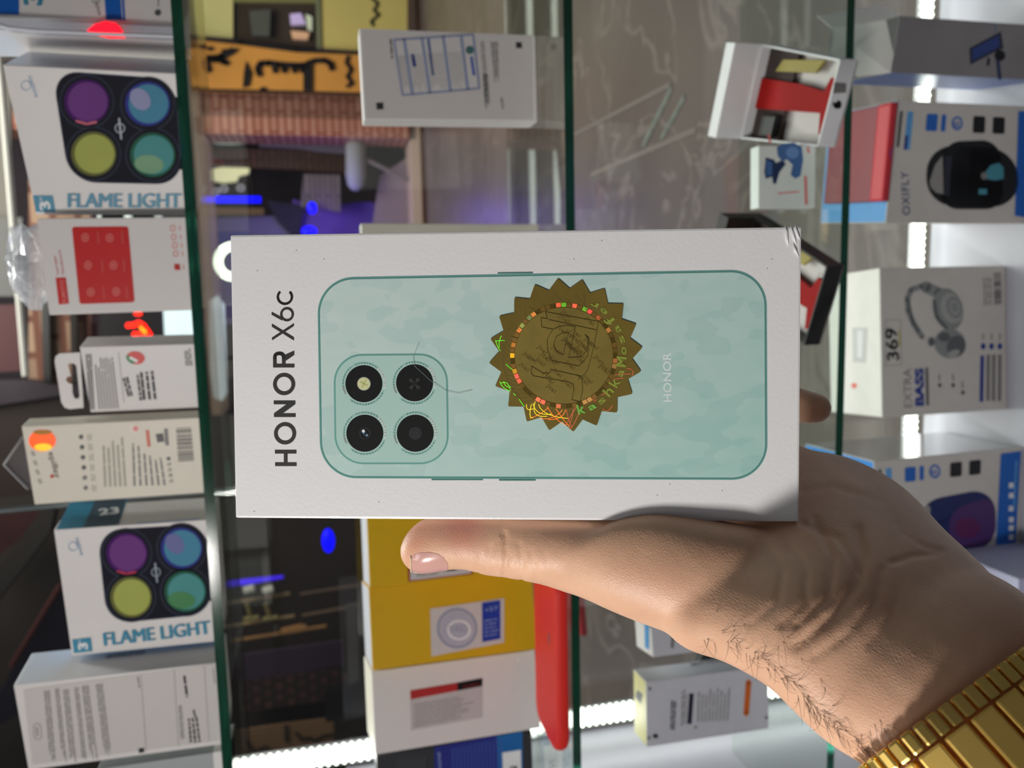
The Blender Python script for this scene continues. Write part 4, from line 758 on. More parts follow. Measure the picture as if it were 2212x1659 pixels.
for i, (a, b, col, em) in enumerate([((480, 1305), (626, 1282), (150, 128, 96), .05), ((480, 1355), (636, 1330), (160, 138, 100), .05), ((498, 1385), (705, 1352), (150, 112, 72), .1), ((648, 1284), (775, 1264), (110, 92, 78), 0), ((652, 1330), (775, 1308), (120, 102, 84), 0)]):
    o = MB(); o.tube([atY(*a, YN), atY(*b, YN)], .012, mat('reflected_brass_bar%d' % i, col, .4, metal=.3, emit=em)); tag(o.build('reflected_display_rail'), ['reflected brass rail just above the gold display stands', 'reflected brass rail at the foot of the gold display stands', 'longest warm lit reflected brass rail below the display stands', 'upper dull rail right of the display stands', 'lower dull rail right of the display stands'][i], 'rail')
for i, x_ in enumerate((541, 582)):
    t = thing('display_stand', ['gold T-shaped display stand, nearer the shelf edge', 'gold T-shaped display stand, nearer the blue lamp'][i], 'stand', atY(x_+2, 1336, YN-.05))
    o = MB(); o.tube([atY(x_-8, 1302, YN-.05), atY(x_+2, 1336, YN-.05)], .016, mat('dull_gold', (150, 142, 96), .4, metal=.4)); o.build('post', t)  # part of the stand-ins for side glass reflections
    o = MB(); o.tube([atY(x_-14, 1338, YN-.05), atY(x_+18, 1333, YN-.05)], .018, MATS['dull_gold']); o.build('base', t)
    o = MB(); o.tube([atY(x_-14, 1276+i, YN-.05), atY(x_+8, 1270+i, YN-.05)], .03, mat('silver_glint', (180, 180, 170), .3, emit=.1)); o.build('head', t)
item('ceiling_lamp', 'small orange glow on the longest brass rail', 'lamp', [(606, 1362), (650, 1352), (662, 1354), (650, 1364), (610, 1370)], YN-.1, .04, mat('orange_glow', (150, 110, 70), .4, emit=.12))
item('brick_wall', 'faint reddish brick band in the reflected dark shop', 'wall', [(506, 1476), (730, 1440), (760, 1480), (730, 1510), (508, 1540)], YN+.4, .05, brick('reflected_faint_brick', (84, 56, 54), (70, 46, 46), (44, 34, 34), .1, .09, .02))
item('wall_panel', 'faint purple reflected band above the reddish brick band', 'panel', [(498, 1420), (740, 1386), (745, 1440), (502, 1474)], YN+.4, .05, mat('faint_purple', (60, 48, 66), .7, var=.2, scale=3))
item('cabinet', 'black reflected cabinet block above the tan banner reflection', 'cabinet', [(700, 1496), (758, 1484), (762, 1550), (704, 1560)], YN, .1, mat('near_black', (24, 22, 22), .5))
item('post', 'grey upright post at the right of the reflected dark shop', 'post', [(748, 1310), (772, 1306), (776, 1470), (752, 1480)], YN-.1, .05, mat('reflected_post_grey', (84, 82, 80), .6))
t = thing('banner', 'dim tan stand-in for the lettered banner reflected in the side glass', 'banner', atY(800, 1600, YN))  # solid stand-in for the mirrored orange banner
m = slab([(508, 1580), (600, 1566), (720, 1552), (722, 1620), (640, 1670), (510, 1700)], YN, .02, mat('reflected_banner_tan', (122, 92, 64), .8, var=.15, scale=3)); m.build('cloth', t, fix=True)  # surface of the banner reflection stand-in
m = MB(); F_ = Face(m, (0, YN, 0), (0, -1, 0)); F_.base = .01
F_.stroke([(534, 1600), (540, 1614), (552, 1622), (548, 1632), (538, 1626)], 7, K, 0, True); F_.stroke([(560, 1620), (574, 1614), (584, 1622), (600, 1626)], 7, K, 0, True); F_.stroke([(618, 1566), (620, 1604)], 9, K, 0); F_.stroke([(640, 1584), (652, 1598), (668, 1594), (680, 1600), (700, 1590), (718, 1588)], 7, K, 0, True); m.build('lettering', t)
# fluorescent tubes high in the passage; the shelves mirror them
for (z, x0, x1, em, mn, lb) in ((1.60, .75, 4.4, .45, 'tube_white', 'lowest of the fluorescent tubes over the passage'), (1.88, .75, 4.4, .8, 'tube_white_b', 'second fluorescent tube up over the passage'), (2.16, .75, 4.4, .8, 'tube_white_b', 'third fluorescent tube up over the passage'),
        (4.45, .3, 4.6, .5, 'tube_white', 'fourth fluorescent tube up, high over the passage'), (4.75, .3, 4.6, .5, 'tube_white', 'topmost white fluorescent tube over the passage'), (5.05, .45, .98, 1.4, 'tube_warm', 'short warm tube lamp highest over the passage')):
    t = thing('tube_light', lb, 'light', (x0, 8.5, z)); m = MB(); m.tube([(x0, 8.5, z), (x1, 8.5, z)], .034, mat(mn, (255, 214, 160) if 'warm' in mn else (226, 236, 226), .4, emit=em), 10); m.build('tube', t)
    m = MB(); m.box((x0-.04, 8.53, z-.03), (x1-x0+.08, 0, 0), (0, 0, .06), (0, .87, 0), mat('dark_fitting', (70, 66, 64), .6)); m.build('fitting', t)
# ------------------------------------------------------------------ the held phone box
MX = [-0.06808, 0.19741, -0.1315, 0.08026, 0.28604, -0.03415, 0.086, 0.03, 0.169]
def paper(name, col):
    m = mat(name, col, .33, var=.02, scale=90, bump=.06, bscale=900, coat=.15); return m
BOXW = paper('box_white', (226, 226, 227))
o, u, v, n, w_, h_, d_ = frame(MX)
hb = thing('phone_box', 'white phone box with a mint phone picture and gold seal, held in the hand', 'phone box', o+u*w_/2+n*d_/2)
def denser(m, bm_edges=0): pass
m = MB()
# body with slightly worn corners: a fine grid on the front lets the dented corner bend
nx_, ny_ = 40, 78; wear = []
body = bmesh.new()
for q in [(0,)]: pass
m.box(o, u*w_, v*h_, n*d_, BOXW, .0007)
f = Face(m, o, -n); f.base = .00008; f.step = .00003
def F2(): return f
ED = mat('mint_edge_print', (104, 158, 150), .35); ED2 = mat('mint_dark_edge', (78, 128, 120), .35)
def mint_mat():
    mm = bpy.data.materials.new('mint_phone_print'); mm.use_nodes = True; nt = mm.node_tree; N = nt.nodes; L = nt.links; b = N['Principled BSDF']
    tc = N.new('ShaderNodeTexCoord'); n1 = N.new('ShaderNodeTexNoise'); n1.inputs['Scale'].default_value = 34; n1.inputs['Detail'].default_value = 9; n1.inputs['Roughness'].default_value = .62
    n2 = N.new('ShaderNodeTexNoise'); n2.inputs['Scale'].default_value = 13; n2.inputs['Detail'].default_value = 1
    ad = N.new('ShaderNodeMath'); ad.operation = 'MULTIPLY_ADD'; ad.inputs[1].default_value = .3; L.new(n1.outputs['Fac'], ad.inputs[0]); L.new(n2.outputs['Fac'], ad.inputs[2])
    rp = N.new('ShaderNodeValToRGB'); rp.color_ramp.elements[0].position = .60; rp.color_ramp.elements[1].position = .606; rp.color_ramp.elements[0].color = (0, 0, 0, 1); rp.color_ramp.elements[1].color = (1, 1, 1, 1)
    L.new(ad.outputs[0], rp.inputs[0])
    sx = N.new('ShaderNodeSeparateXYZ'); L.new(tc.outputs['Object'], sx.inputs[0])
    # soft gradient across the phone picture, partly print, partly painted-in light
    n3 = N.new('ShaderNodeTexNoise'); n3.inputs['Scale'].default_value = 22; n3.inputs['Detail'].default_value = 0; mr = N.new('ShaderNodeMapRange'); mr.inputs[1].default_value = -.05; mr.inputs[2].default_value = .06
    a3 = N.new('ShaderNodeMath'); a3.operation = 'MULTIPLY_ADD'; a3.inputs[1].default_value = .055; L.new(n3.outputs['Fac'], a3.inputs[0])
    a4 = N.new('ShaderNodeMath'); a4.operation = 'ADD'; L.new(sx.outputs[0], a4.inputs[0]); 
    ml = N.new('ShaderNodeMath'); ml.operation = 'MULTIPLY'; ml.inputs[1].default_value = .55; L.new(sx.outputs[2], ml.inputs[0]); L.new(ml.outputs[0], a4.inputs[1])
    L.new(a4.outputs[0], a3.inputs[2]); L.new(a3.outputs[0], mr.inputs[0])
    mr.inputs[1].default_value = .0; mr.inputs[2].default_value = .14
    g = N.new('ShaderNodeMix'); g.data_type = 'RGBA'; g.inputs[6].default_value = lin((164, 204, 196)); g.inputs[7].default_value = lin((198, 216, 212)); L.new(mr.outputs[0], g.inputs[0])
    dk = N.new('ShaderNodeMix'); dk.data_type = 'RGBA'; dk.blend_type = 'MULTIPLY'; dk.inputs[7].default_value = (.90, .945, .945, 1); L.new(g.outputs[2], dk.inputs[6])
    inv = N.new('ShaderNodeMath'); inv.operation = 'SUBTRACT'; inv.inputs[0].default_value = 1; L.new(rp.outputs[0], inv.inputs[1])
    L.new(inv.outputs[0], dk.inputs[0]); L.new(dk.outputs[2], b.inputs['Base Color']); b.inputs['Roughness'].default_value = .36; b.inputs['Coat Weight'].default_value = .1
    return mm
MINT = mint_mat(); MINT2 = mat('mint_island_print', (172, 204, 196), .35, var=.05, scale=40)
q = [(685, 600), (1656, 582), (1658, 1037), (692, 1033)]
f.rr(q, 78, ED, 0, seg=16); f.rr(q, 78, ED2, 1, seg=16, ring=1.3, inset=2.8); f.rr(q, 78, MINT, 1, seg=16, inset=5)
f.stroke([(1075, 590), (1151, 589)], 3, ED2, 1); f.stroke([(932, 1036), (1043, 1036)], 3, ED2, 1); f.stroke([(1078, 1037), (1157, 1037)], 3, ED2, 1)
q = [(720, 765), (967, 763), (970, 1003), (723, 1003)]
f.rr(q, 62, mat('mint_shadow_print', (118, 172, 160), .35), 2, seg=12); f.rr(q, 62, ED, 3, seg=12, inset=1.5); f.rr(q, 62, MINT2, 4, seg=12, inset=4)
arc = mat('mint_arc_print', (140, 184, 176), .35); arc2 = mat('mint_arc_light', (200, 214, 206), .35)
for (cx_, cy_) in ((786, 829), (895.5, 827), (788, 936), (897, 936)):
    for a0, a1, mm_ in ((150, 240, arc), (240, 320, arc), (20, 140, arc), (-50, 15, arc2), (150, 178, arc2)):
        f.stroke([(cx_+45*math.cos(math.radians(a)), cy_+45*math.sin(math.radians(a))) for a in range(a0, a1, 8)], 4, mm_, 5)
    f.ell((cx_, cy_), 40, 40, mat('lens_black_print', (30, 31, 31), .3), 6, seg=64)
f.ell((786, 829), 14.5, 14.5, mat('flash_rim_print', (176, 180, 164), .3), 7); f.ell((786, 829), 13, 13, mat('flash_print', (205, 208, 160), .3), 8)
for a in range(4): f.stroke([(786, 829), (786+9*math.cos(a*1.57+.5), 829+9*math.sin(a*1.57+.5))], 2.4, mat('flash_dark_print', (176, 178, 110), .3), 9)
for a in (.8, 2.3, 3.9, 5.4): f.poly([(895.5, 829), (895.5+14*math.cos(a-.32), 829+14*math.sin(a-.32)), (895.5+15*math.cos(a), 829+15*math.sin(a)), (895.5+14*math.cos(a+.32), 829+14*math.sin(a+.32))], mat('lens_petal_print', (58, 60, 58), .3), 7)
f.ell((788, 936), 13, 13, mat('lens_inner_print', (44, 46, 48), .3), 7); f.ell((788, 937), 8.5, 9.5, BLACK, 8); f.stroke([(784, 932), (792, 940)], 6, mat('lens_glint_print', (120, 150, 176), .3), 9, True); f.ell((785, 931), 3, 3, PRINTW, 10); f.ell((789, 937), 2.6, 2.6, BLACK, 11)
f.ell((897, 936), 14, 14, mat('lens_grey_print', (48, 50, 51), .3), 7); f.ell((897, 936), 4, 4, mat('lens_petal_print', (58, 60, 58), .3), 8, ring=.7)
# HONOR X6c
TX = mat('box_text_black', (58, 57, 56), .4)
def O(c, r, wd, l=1): f.ell(c, r, r, TX, l, seg=48, ring=1-wd/r)
f.poly([(594, 999), (640.4, 999), (640.6, 1007), (594.2, 1007)], TX, 1); f.poly([(593.6, 972), (640, 972), (640.2, 980), (593.8, 980)], TX, 1); f.poly([(613, 979), (621, 979), (621, 1000), (613, 1000)], TX, 1)
O((615.7, 936.3), 24, 8.2)
f.poly([(591.6, 893), (638.4, 893), (638.5, 901), (591.8, 901)], TX, 1); f.poly([(591, 865.5), (637.6, 865.5), (637.8, 873.5), (591.2, 873.5)], TX, 1); f.poly([(591.8, 901), (591.6, 893), (629.5, 865.8), (637.6, 865.8), (637.8, 873.5), (600, 901)], TX, 2)
O((613.6, 829.8), 24, 8.2)
f.poly([(589.6, 786), (635.8, 786), (636, 794), (589.8, 794)], TX, 1)
f.stroke([(593.6, 788), (593.4, 772), (594.5, 767), (598, 764.4), (603, 763.6), (608, 764.4), (611.5, 767), (612.6, 772), (612.8, 788)], 7.6, TX, 2); f.poly([(612, 778), (612, 768), (635.4, 757.5), (635.6, 767), (614, 782)], TX, 1)
f.poly([(587.8, 735.5), (587.2, 729.5), (634.6, 698.2), (634.8, 704.5)], TX, 1); f.poly([(587.2, 706), (587, 699.5), (634.8, 729), (634.8, 735.8)], TX, 2)
f.ell((619.8, 679), 15, 15.5, TX, 1, seg=40, ring=.66); f.poly([(586.6, 674), (586.4, 680), (610, 693), (606, 684.5)], TX, 2)
f.stroke([(615.2+15.2*math.cos(a), 641.5+15*math.sin(a)) for a in [math.radians(-48+276*k/28) for k in range(29)]], 5.2, TX, 1)
f.text('HONOR', (1450.5, 868), (1449, 760), 17.5, mat('pale_logo_print', (212, 226, 224), .35), 3, .03, 1.05)
# scuffs
SC = mat('scuff_grey', (150, 150, 148), .6)
for p in [(549, 1105), (1447, 1046), (556, 585), (1420, 1070), (1668, 560), (1658, 580), (1596, 610), (640, 500.5+40), (700, 560), (1300, 520), (1240, 560), (818, 1085), (1560, 1060)]: f.ell(p, 1.1, 1.3, SC, 0, seg=8)
f.stroke([(905, 740), (893, 770), (895, 790), (906, 800), (930, 822), (965, 845), (990, 850), (1020, 843)], .8, mat('scratch_grey', (128, 146, 142), .5), 12)
m.build('carton', hb)
# dented corner: small raised folds of paper at the lower right corner of the box
m = MB(); fn = Face(m, o, -n); fn.base = .0004
WR = mat('crease_light', (236, 235, 236), .3); WRD = mat('crease_grey', (168, 164, 170), .35)
def fold(pts, wd, mt, hgt):
    P = [fn.P(a, b, 0) for a, b in pts]; nn_ = len(P); r = [wd*(.15+.85*math.sin(math.pi*i/(nn_-1))) for i in range(nn_)]
    m.tube([p+n*hgt for p in P], r, mt, 8)
fold([(1697, 486), (1699, 500), (1700, 516), (1704, 532)], .0006, BOXW, .00035); fold([(1709, 486), (1711, 500), (1716, 515), (1721, 528)], .0005, BOXW, .0003); fold([(1719, 484), (1720, 497), (1724, 509), (1729, 517)], .0005, BOXW, .0003); fold([(1715, 525), (1718, 540), (1726, 555)], .0005, BOXW, .0003)
m.build('creased_corner', hb, smooth=True)
# gold hologram seal
m = MB(); fn = Face(m, o, -n); fn.base = .00045; fn.step = .00003
def gold_mat(name, col, var, rough, sc):
    g = mat(name, col, rough, metal=.35, var=var, scale=sc, bump=.05, bscale=300); return g
GD = gold_mat('gold_foil', (122, 104, 46), .42, .45, 45); GL = gold_mat('gold_foil_light', (142, 124, 62), .38, .40, 90); GK = mat('gold_dark_line', (66, 58, 22), .5, metal=.3)
cx_, cy_ = 1222, 767; pts = []; NS = 20
for i in range(NS):
    a = -math.pi/2-.10+2*math.pi*i/NS; b = a+math.pi/NS
    for da, rr_ in ((-.022, 163), (0, 166), (.022, 163)): pts.append((cx_+rr_*math.cos(a+da), cy_+rr_*math.sin(a+da)))
    pts.append((cx_+144*math.cos(b), cy_+144*math.sin(b)))
fn.poly(pts, GD, 0)
c2 = (1218, 768); fn.ell(c2, 116, 114, mat('gold_ring', (112, 94, 40), .4, metal=.7), 1, seg=72, ring=.915); fn.ell(c2, 106, 104, GL, 2, seg=72)
rnd = random.Random(5)
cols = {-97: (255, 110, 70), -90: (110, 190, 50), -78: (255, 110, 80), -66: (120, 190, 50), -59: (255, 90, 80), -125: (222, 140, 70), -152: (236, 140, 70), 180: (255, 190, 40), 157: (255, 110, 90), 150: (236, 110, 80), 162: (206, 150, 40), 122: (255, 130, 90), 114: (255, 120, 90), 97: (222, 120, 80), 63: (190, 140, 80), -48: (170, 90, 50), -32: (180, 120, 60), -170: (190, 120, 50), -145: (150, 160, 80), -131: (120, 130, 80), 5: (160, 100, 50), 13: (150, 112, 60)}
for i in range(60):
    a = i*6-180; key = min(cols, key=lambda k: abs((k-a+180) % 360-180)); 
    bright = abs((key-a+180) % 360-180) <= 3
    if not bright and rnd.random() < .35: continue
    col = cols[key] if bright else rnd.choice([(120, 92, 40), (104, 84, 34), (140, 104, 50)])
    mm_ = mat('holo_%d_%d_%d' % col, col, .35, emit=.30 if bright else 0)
    a0, a1 = math.radians(a-2.6), math.radians(a+2.6)
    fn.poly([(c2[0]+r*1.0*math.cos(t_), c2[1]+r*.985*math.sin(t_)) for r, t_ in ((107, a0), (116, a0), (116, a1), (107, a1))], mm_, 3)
# embossed letters: big Jtel, outlined
def outl(pts): fn.stroke([(1020+a/4.255, 570+b/4.255) for a, b in pts], 1.0, GK, 6)
outl([(672, 440), (1160, 530), (1130, 700), (1090, 870), (1060, 980), (1010, 1035), (940, 1020), (720, 970), (712, 1005), (650, 1005), (545, 940), (540, 1000), (560, 1030), (880, 1085), (930, 1110), (935, 1160), (915, 1250), (990, 1268), (1015, 1160), (1010, 1060), (960, 1020)])
outl([(672, 440), (690, 505), (632, 495), (640, 580), (740, 603), (690, 690), (690, 780), (730, 890), (980, 940), (1060, 850), (1075, 680), (1035, 650)]); outl([(700, 512), (1140, 608)])
outl([(885, 632), (835, 838), (770, 800), (750, 740), (770, 670), (830, 635), (885, 632)]); outl([(948, 580), (885, 862), (1000, 855), (1050, 800), (1066, 690), (1035, 650)]); outl([(740, 603), (800, 575), (880, 566), (948, 580)])
for i in range(40):
    a = rnd.uniform(0, 6.28); r = rnd.uniform(20, 92); px_, py_ = c2[0]+r*math.cos(a), c2[1]+r*math.sin(a)
    fn.text('Jtel', (px_-10, py_-8), (px_+8, py_+9), 9, mat('gold_emboss', (112, 96, 44), .4, metal=.3), 4)
# arc lettering and guilloche
word = 'kashkaMosafer'; 
for i, ch in enumerate(word):
    a = math.radians(74-i*11.2); r = 131; px_, py_ = cx_+r*math.cos(a), cy_+r*math.sin(a); tx, ty = math.sin(a), -math.cos(a)
    k = 11 if ch in 'mM' else 8.5
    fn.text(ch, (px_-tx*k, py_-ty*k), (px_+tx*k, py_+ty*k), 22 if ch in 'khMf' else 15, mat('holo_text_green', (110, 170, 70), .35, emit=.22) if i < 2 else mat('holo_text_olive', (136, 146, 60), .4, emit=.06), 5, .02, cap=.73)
def sc(pts, wd, mt): fn.stroke([(1020+a/4.255, 570+b/4.255) for a, b in pts], wd, mt, 5)
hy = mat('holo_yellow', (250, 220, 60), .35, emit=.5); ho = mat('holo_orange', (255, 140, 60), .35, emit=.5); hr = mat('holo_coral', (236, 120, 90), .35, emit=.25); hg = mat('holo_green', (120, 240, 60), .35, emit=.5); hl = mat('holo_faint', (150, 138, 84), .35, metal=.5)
def cv(p0, p1, p2, k=10): return [((1-t_)**2*p0[0]+2*t_*(1-t_)*p1[0]+t_*t_*p2[0], (1-t_)**2*p0[1]+2*t_*(1-t_)*p1[1]+t_*t_*p2[1]) for t_ in [i/k for i in range(k+1)]]
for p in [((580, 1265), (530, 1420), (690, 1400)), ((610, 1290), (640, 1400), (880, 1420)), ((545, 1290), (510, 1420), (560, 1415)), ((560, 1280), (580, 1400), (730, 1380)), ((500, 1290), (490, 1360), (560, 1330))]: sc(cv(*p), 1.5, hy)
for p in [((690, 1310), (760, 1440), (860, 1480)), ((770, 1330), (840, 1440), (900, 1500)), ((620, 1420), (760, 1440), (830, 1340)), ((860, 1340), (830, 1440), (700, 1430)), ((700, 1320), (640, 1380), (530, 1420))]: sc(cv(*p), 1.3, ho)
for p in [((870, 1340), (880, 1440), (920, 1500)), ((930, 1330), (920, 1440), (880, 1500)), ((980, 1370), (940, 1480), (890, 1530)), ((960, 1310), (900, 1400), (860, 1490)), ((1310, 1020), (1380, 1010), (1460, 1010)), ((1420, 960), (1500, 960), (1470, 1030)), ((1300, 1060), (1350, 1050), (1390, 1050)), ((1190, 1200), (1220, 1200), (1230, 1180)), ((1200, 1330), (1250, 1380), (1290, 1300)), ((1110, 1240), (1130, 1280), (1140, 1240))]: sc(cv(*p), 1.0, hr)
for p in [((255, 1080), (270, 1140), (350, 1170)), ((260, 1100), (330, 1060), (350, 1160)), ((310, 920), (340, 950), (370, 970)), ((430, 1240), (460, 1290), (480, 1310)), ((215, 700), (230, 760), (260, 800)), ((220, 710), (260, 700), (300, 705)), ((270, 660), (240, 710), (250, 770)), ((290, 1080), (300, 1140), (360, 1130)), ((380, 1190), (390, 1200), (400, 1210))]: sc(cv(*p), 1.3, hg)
for i in range(26):
    a = rnd.uniform(-2.9, -.4); b = a+rnd.uniform(-.3, .3); sc([(859+460*math.cos(a), 838+450*math.sin(a)), (859+rnd.uniform(520, 600)*math.cos(b), 838+rnd.uniform(520, 600)*math.sin(b))], .5, hl)
for i in range(14):
    a = 2.2+i*.09; sc(cv((859+520*math.cos(a), 838+520*math.sin(a)), (859+640*math.cos(a+.12), 838+640*math.sin(a+.12)), (859+560*math.cos(a+.3), 838+560*math.sin(a+.3))), .5, hl)
o2 = m.build('gold_seal', hb); o2['label'] = 'gold starburst hologram seal'
# ------------------------------------------------------------------ the hand
def skin_mat():
    mm = bpy.data.materials.new('skin'); mm.use_nodes = True; nt = mm.node_tree; N = nt.nodes; L = nt.links; b = N['Principled BSDF']
    tc = N.new('ShaderNodeTexCoord'); n1 = N.new('ShaderNodeTexNoise'); n1.inputs['Scale'].default_value = 45; n1.inputs['Detail'].default_value = 5
    rp = N.new('ShaderNodeValToRGB'); rp.color_ramp.elements[0].position = .35; rp.color_ramp.elements[1].position = .68
    rp.color_ramp.elements[0].color = lin((212, 166, 136)); rp.color_ramp.elements[1].color = lin((230, 186, 154))
    L.new(tc.outputs['Object'], n1.inputs['Vector']); L.new(n1.outputs['Fac'], rp.inputs[0]); col = rp.outputs[0]
    def blob(P, r, c, amt):
        nonlocal col
        vd = N.new('ShaderNodeVectorMath'); vd.operation = 'DISTANCE'; vd.inputs[1].default_value = tuple(P); L.new(tc.outputs['Object'], vd.inputs[0])
        mr = N.new('ShaderNodeMapRange'); mr.interpolation_type = 'SMOOTHSTEP'; mr.inputs[1].default_value = 0; mr.inputs[2].default_value = r; mr.inputs[3].default_value = amt; mr.inputs[4].default_value = 0
        L.new(vd.outputs['Value'], mr.inputs[0]); mx = N.new('ShaderNodeMix'); mx.data_type = 'RGBA'; mx.inputs[7].default_value = lin(c)
        L.new(mr.outputs[0], mx.inputs[0]); L.new(col, mx.inputs[6]); col = mx.outputs[2]
    for (p, d, r, c, a) in SKIN_SPOTS: blob(atD(p[0], p[1], d)-HO, r, c, a)
    L.new(col, b.inputs['Base Color']); b.inputs['Roughness'].default_value = .47
    b.inputs['Subsurface Weight'].default_value = .12; b.inputs['Subsurface Radius'].default_value = (.006, .0022, .0012); b.inputs['Subsurface Scale'].default_value = .5
    # fine skin relief
    vo = N.new('ShaderNodeTexVoronoi'); vo.inputs['Scale'].default_value = 1300; vo.feature = 'DISTANCE_TO_EDGE'
    mp = N.new('ShaderNodeMapping'); mp.inputs['Rotation'].default_value = CREASE_ROT; mp.inputs['Scale'].default_value = (1, .32, 1); L.new(tc.outputs['Object'], mp.inputs[0]); L.new(mp.outputs[0], vo.inputs['Vector'])
    n2 = N.new('ShaderNodeTexNoise'); n2.inputs['Scale'].default_value = 300; n2.inputs['Detail'].default_value = 4; L.new(mp.outputs[0], n2.inputs['Vector'])
    ad = N.new('ShaderNodeMath'); ad.operation = 'MULTIPLY_ADD'; ad.inputs[1].default_value = .8; L.new(vo.outputs['Distance'], ad.inputs[0]); L.new(n2.outputs['Fac'], ad.inputs[2])
    bp = N.new('ShaderNodeBump'); bp.inputs['Strength'].default_value = .26; bp.inputs['Distance'].default_value = .0005; L.new(ad.outputs[0], bp.inputs['Height']); L.new(bp.outputs['Normal'], b.inputs['Normal'])
    return mm
HO = atD(2040, 1480, .2)
SKIN_SPOTS = [((1000, 1150), .24, .011, (204, 118, 108), .75), ((900, 1160), .24, .012, (226, 150, 124), .5), ((1370, 1195), .235, .014, (196, 124, 110), .45), ((1560, 1190), .23, .010, (190, 116, 100), .4), ((1300, 1215), .24, .006, (200, 130, 118), .3), ((1450, 1290), .232, .02, (214, 170, 138), .4)]
CREASE_ROT = (0.2, 0.9, 0.4)
def catmull(vals, k):
    out = []; nV = len(vals)
    for i in range(nV-1):
        a, b, c, d = vals[max(i-1, 0)], vals[i], vals[i+1], vals[min(i+2, nV-1)]
        for j in range(k):
            t = j/k; out.append([.5*((2*q2)+(-q1+q3)*t+(2*q1-5*q2+4*q3-q4)*t*t+(-q1+3*q2-3*q3+q4)*t**3) for q1, q2, q3, q4 in zip(a, b, c, d)])
    out.append(list(vals[-1])); return out
HV, HF = [], []
def loft(secs, k=5, seg=28, sup=2.15):
    # secs: (Ax, Ay, Bx, By, depth, thickness) upper edge A, lower edge B in the photo
    S = catmull([list(s)+[0]*(7-len(s)) for s in secs], k); C = []
    for s in S:
        A, B = atD(s[0], s[1], s[4]+s[6]), atD(s[2], s[3], s[4]-s[6]); C.append(((A+B)/2, (A-B)/2, s[5]/2))
    base = len(HV)
    for i, (c, e1, h) in enumerate(C):
        ax = (C[min(i+1, len(C)-1)][0]-C[max(i-1, 0)][0]).normalized(); e = e1-ax*e1.dot(ax)*.0; nn_ = ax.cross(e1).normalized()
        for j in range(seg):
            a = 2*math.pi*j/seg; ca, sa = math.cos(a), math.sin(a)
            HV.append(c+e1*math.copysign(abs(ca)**(2/sup), ca)+nn_*h*math.copysign(abs(sa)**(2/sup), sa))
    for i in range(len(C)-1):
        for j in range(seg): HF.append((base+i*seg+j, base+i*seg+(j+1) % seg, base+(i+1)*seg+(j+1) % seg, base+(i+1)*seg+j))
    HF.append(tuple(base+j for j in range(seg))[::-1]); HF.append(tuple(base+(len(C)-1)*seg+j for j in range(seg)))
    return C
arm = [(2560, 1740, 2225, 2085, .178, .046, .008), (2390, 1545, 2055, 1870, .186, .044, .009), (2214, 1330, 1882, 1645, .197, .041, .014), (2140, 1283, 1765, 1556, .207, .040, .017), (2062, 1212, 1655, 1444, .219, .040, .022), (1992, 1120, 1548, 1393, .234, .038, .026)]
loft(arm+[(1935, 1062, 1450, 1366, .245, .035, .026), (1850, 1012, 1410, 1290, .260, .031, .018), (1742, 978, 1370, 1200, .275, .026, .008), (1640, 905, 1300, 1130, .290, .023, .003), (1560, 800, 1190, 1040, .296, .021), (1500, 720, 1150, 960, .297, .018)])
loft([(1860, 1235, 1620, 1398, .226, .022, .006), (1740, 1190, 1475, 1372, .229, .031, .006), (1625, 1142, 1338, 1327, .233, .0325, .004), (1490, 1118, 1243, 1286, .236, .030, .002), (1350, 1116, 1168, 1263, .241, .027), (1235, 1116, 1105, 1250, .243, .0235), (1130, 1113, 1045, 1241, .2445, .0205), (1060, 1108, 1003, 1229, .2448, .0193), (1000, 1108, 960, 1231, .245, .019), (945, 1112, 920, 1237, .245, .0182), (905, 1126, 895, 1235, .245, .0155), (878, 1152, 876, 1223, .245, .0105), (864, 1178, 864, 1204, .245, .004)], sup=2.1)
def finger(pts, rad):
    # pts: (px, py, depth); rad in metres: a jointed chain with rounded end
    S = catmull([[*p, r] for p, r in zip(pts, rad)], 4); P = [atD(s[0], s[1], s[2]) for s in S]; R = [s[3] for s in S]
    tdir = (P[-1]-P[-2]).normalized(); r = R[-1]
    for k in (25, 50, 70, 84): P.append(P[len(S)-1]+tdir*r*math.sin(math.radians(k))); R.append(r*math.cos(math.radians(k)))
    mb_ = MB(); mb_.tube(P, R, BLACK, 16); b0 = len(HV); HV.extend(mb_.v); HF.extend([tuple(i+b0 for i in q_) for q_ in mb_.f])
finger([(1330, 1010, .293), (1180, 930, .292), (1020, 860, .291), (900, 810, .284), (800, 770, .280)], [.0105, .0098, .0094, .0086, .0078])
finger([(1390, 930, .295), (1240, 830, .294), (1080, 740, .291), (950, 680, .285), (850, 640, .280)], [.0108, .0100, .0095, .0087, .0079])
finger([(1450, 850, .296), (1330, 740, .295), (1210, 650, .293), (1110, 600, .287), (1040, 572, .281)], [.0102, .0095, .0090, .0082, .0074])
finger([(1600, 880, .292), (1480, 760, .300), (1440, 745, .318), (1530, 800, .330), (1640, 850, .322), (1735, 878, .305), (1762, 882, .302)], [.0100, .0090, .0085, .0080, .0074, .0068, .0062])
me = bpy.data.meshes.new('person'); me.from_pydata([tuple(p-HO) for p in HV], [], HF)
bm = bmesh.new(); bm.from_mesh(me); bmesh.ops.recalc_face_normals(bm, faces=bm.faces[:]); bm.to_mesh(me); bm.free()
tmp = bpy.data.objects.new('person_tmp', me); scene.collection.objects.link(tmp)
md = tmp.modifiers.new('r', 'REMESH'); md.mode = 'VOXEL'; md.voxel_size = .0011; md.use_smooth_shade = True
ms = tmp.modifiers.new('s', 'SMOOTH'); ms.factor = .5; ms.iterations = 22
dg = bpy.context.evaluated_depsgraph_get(); me2 = bpy.data.meshes.new_from_object(tmp.evaluated_get(dg)); bpy.data.objects.remove(tmp)
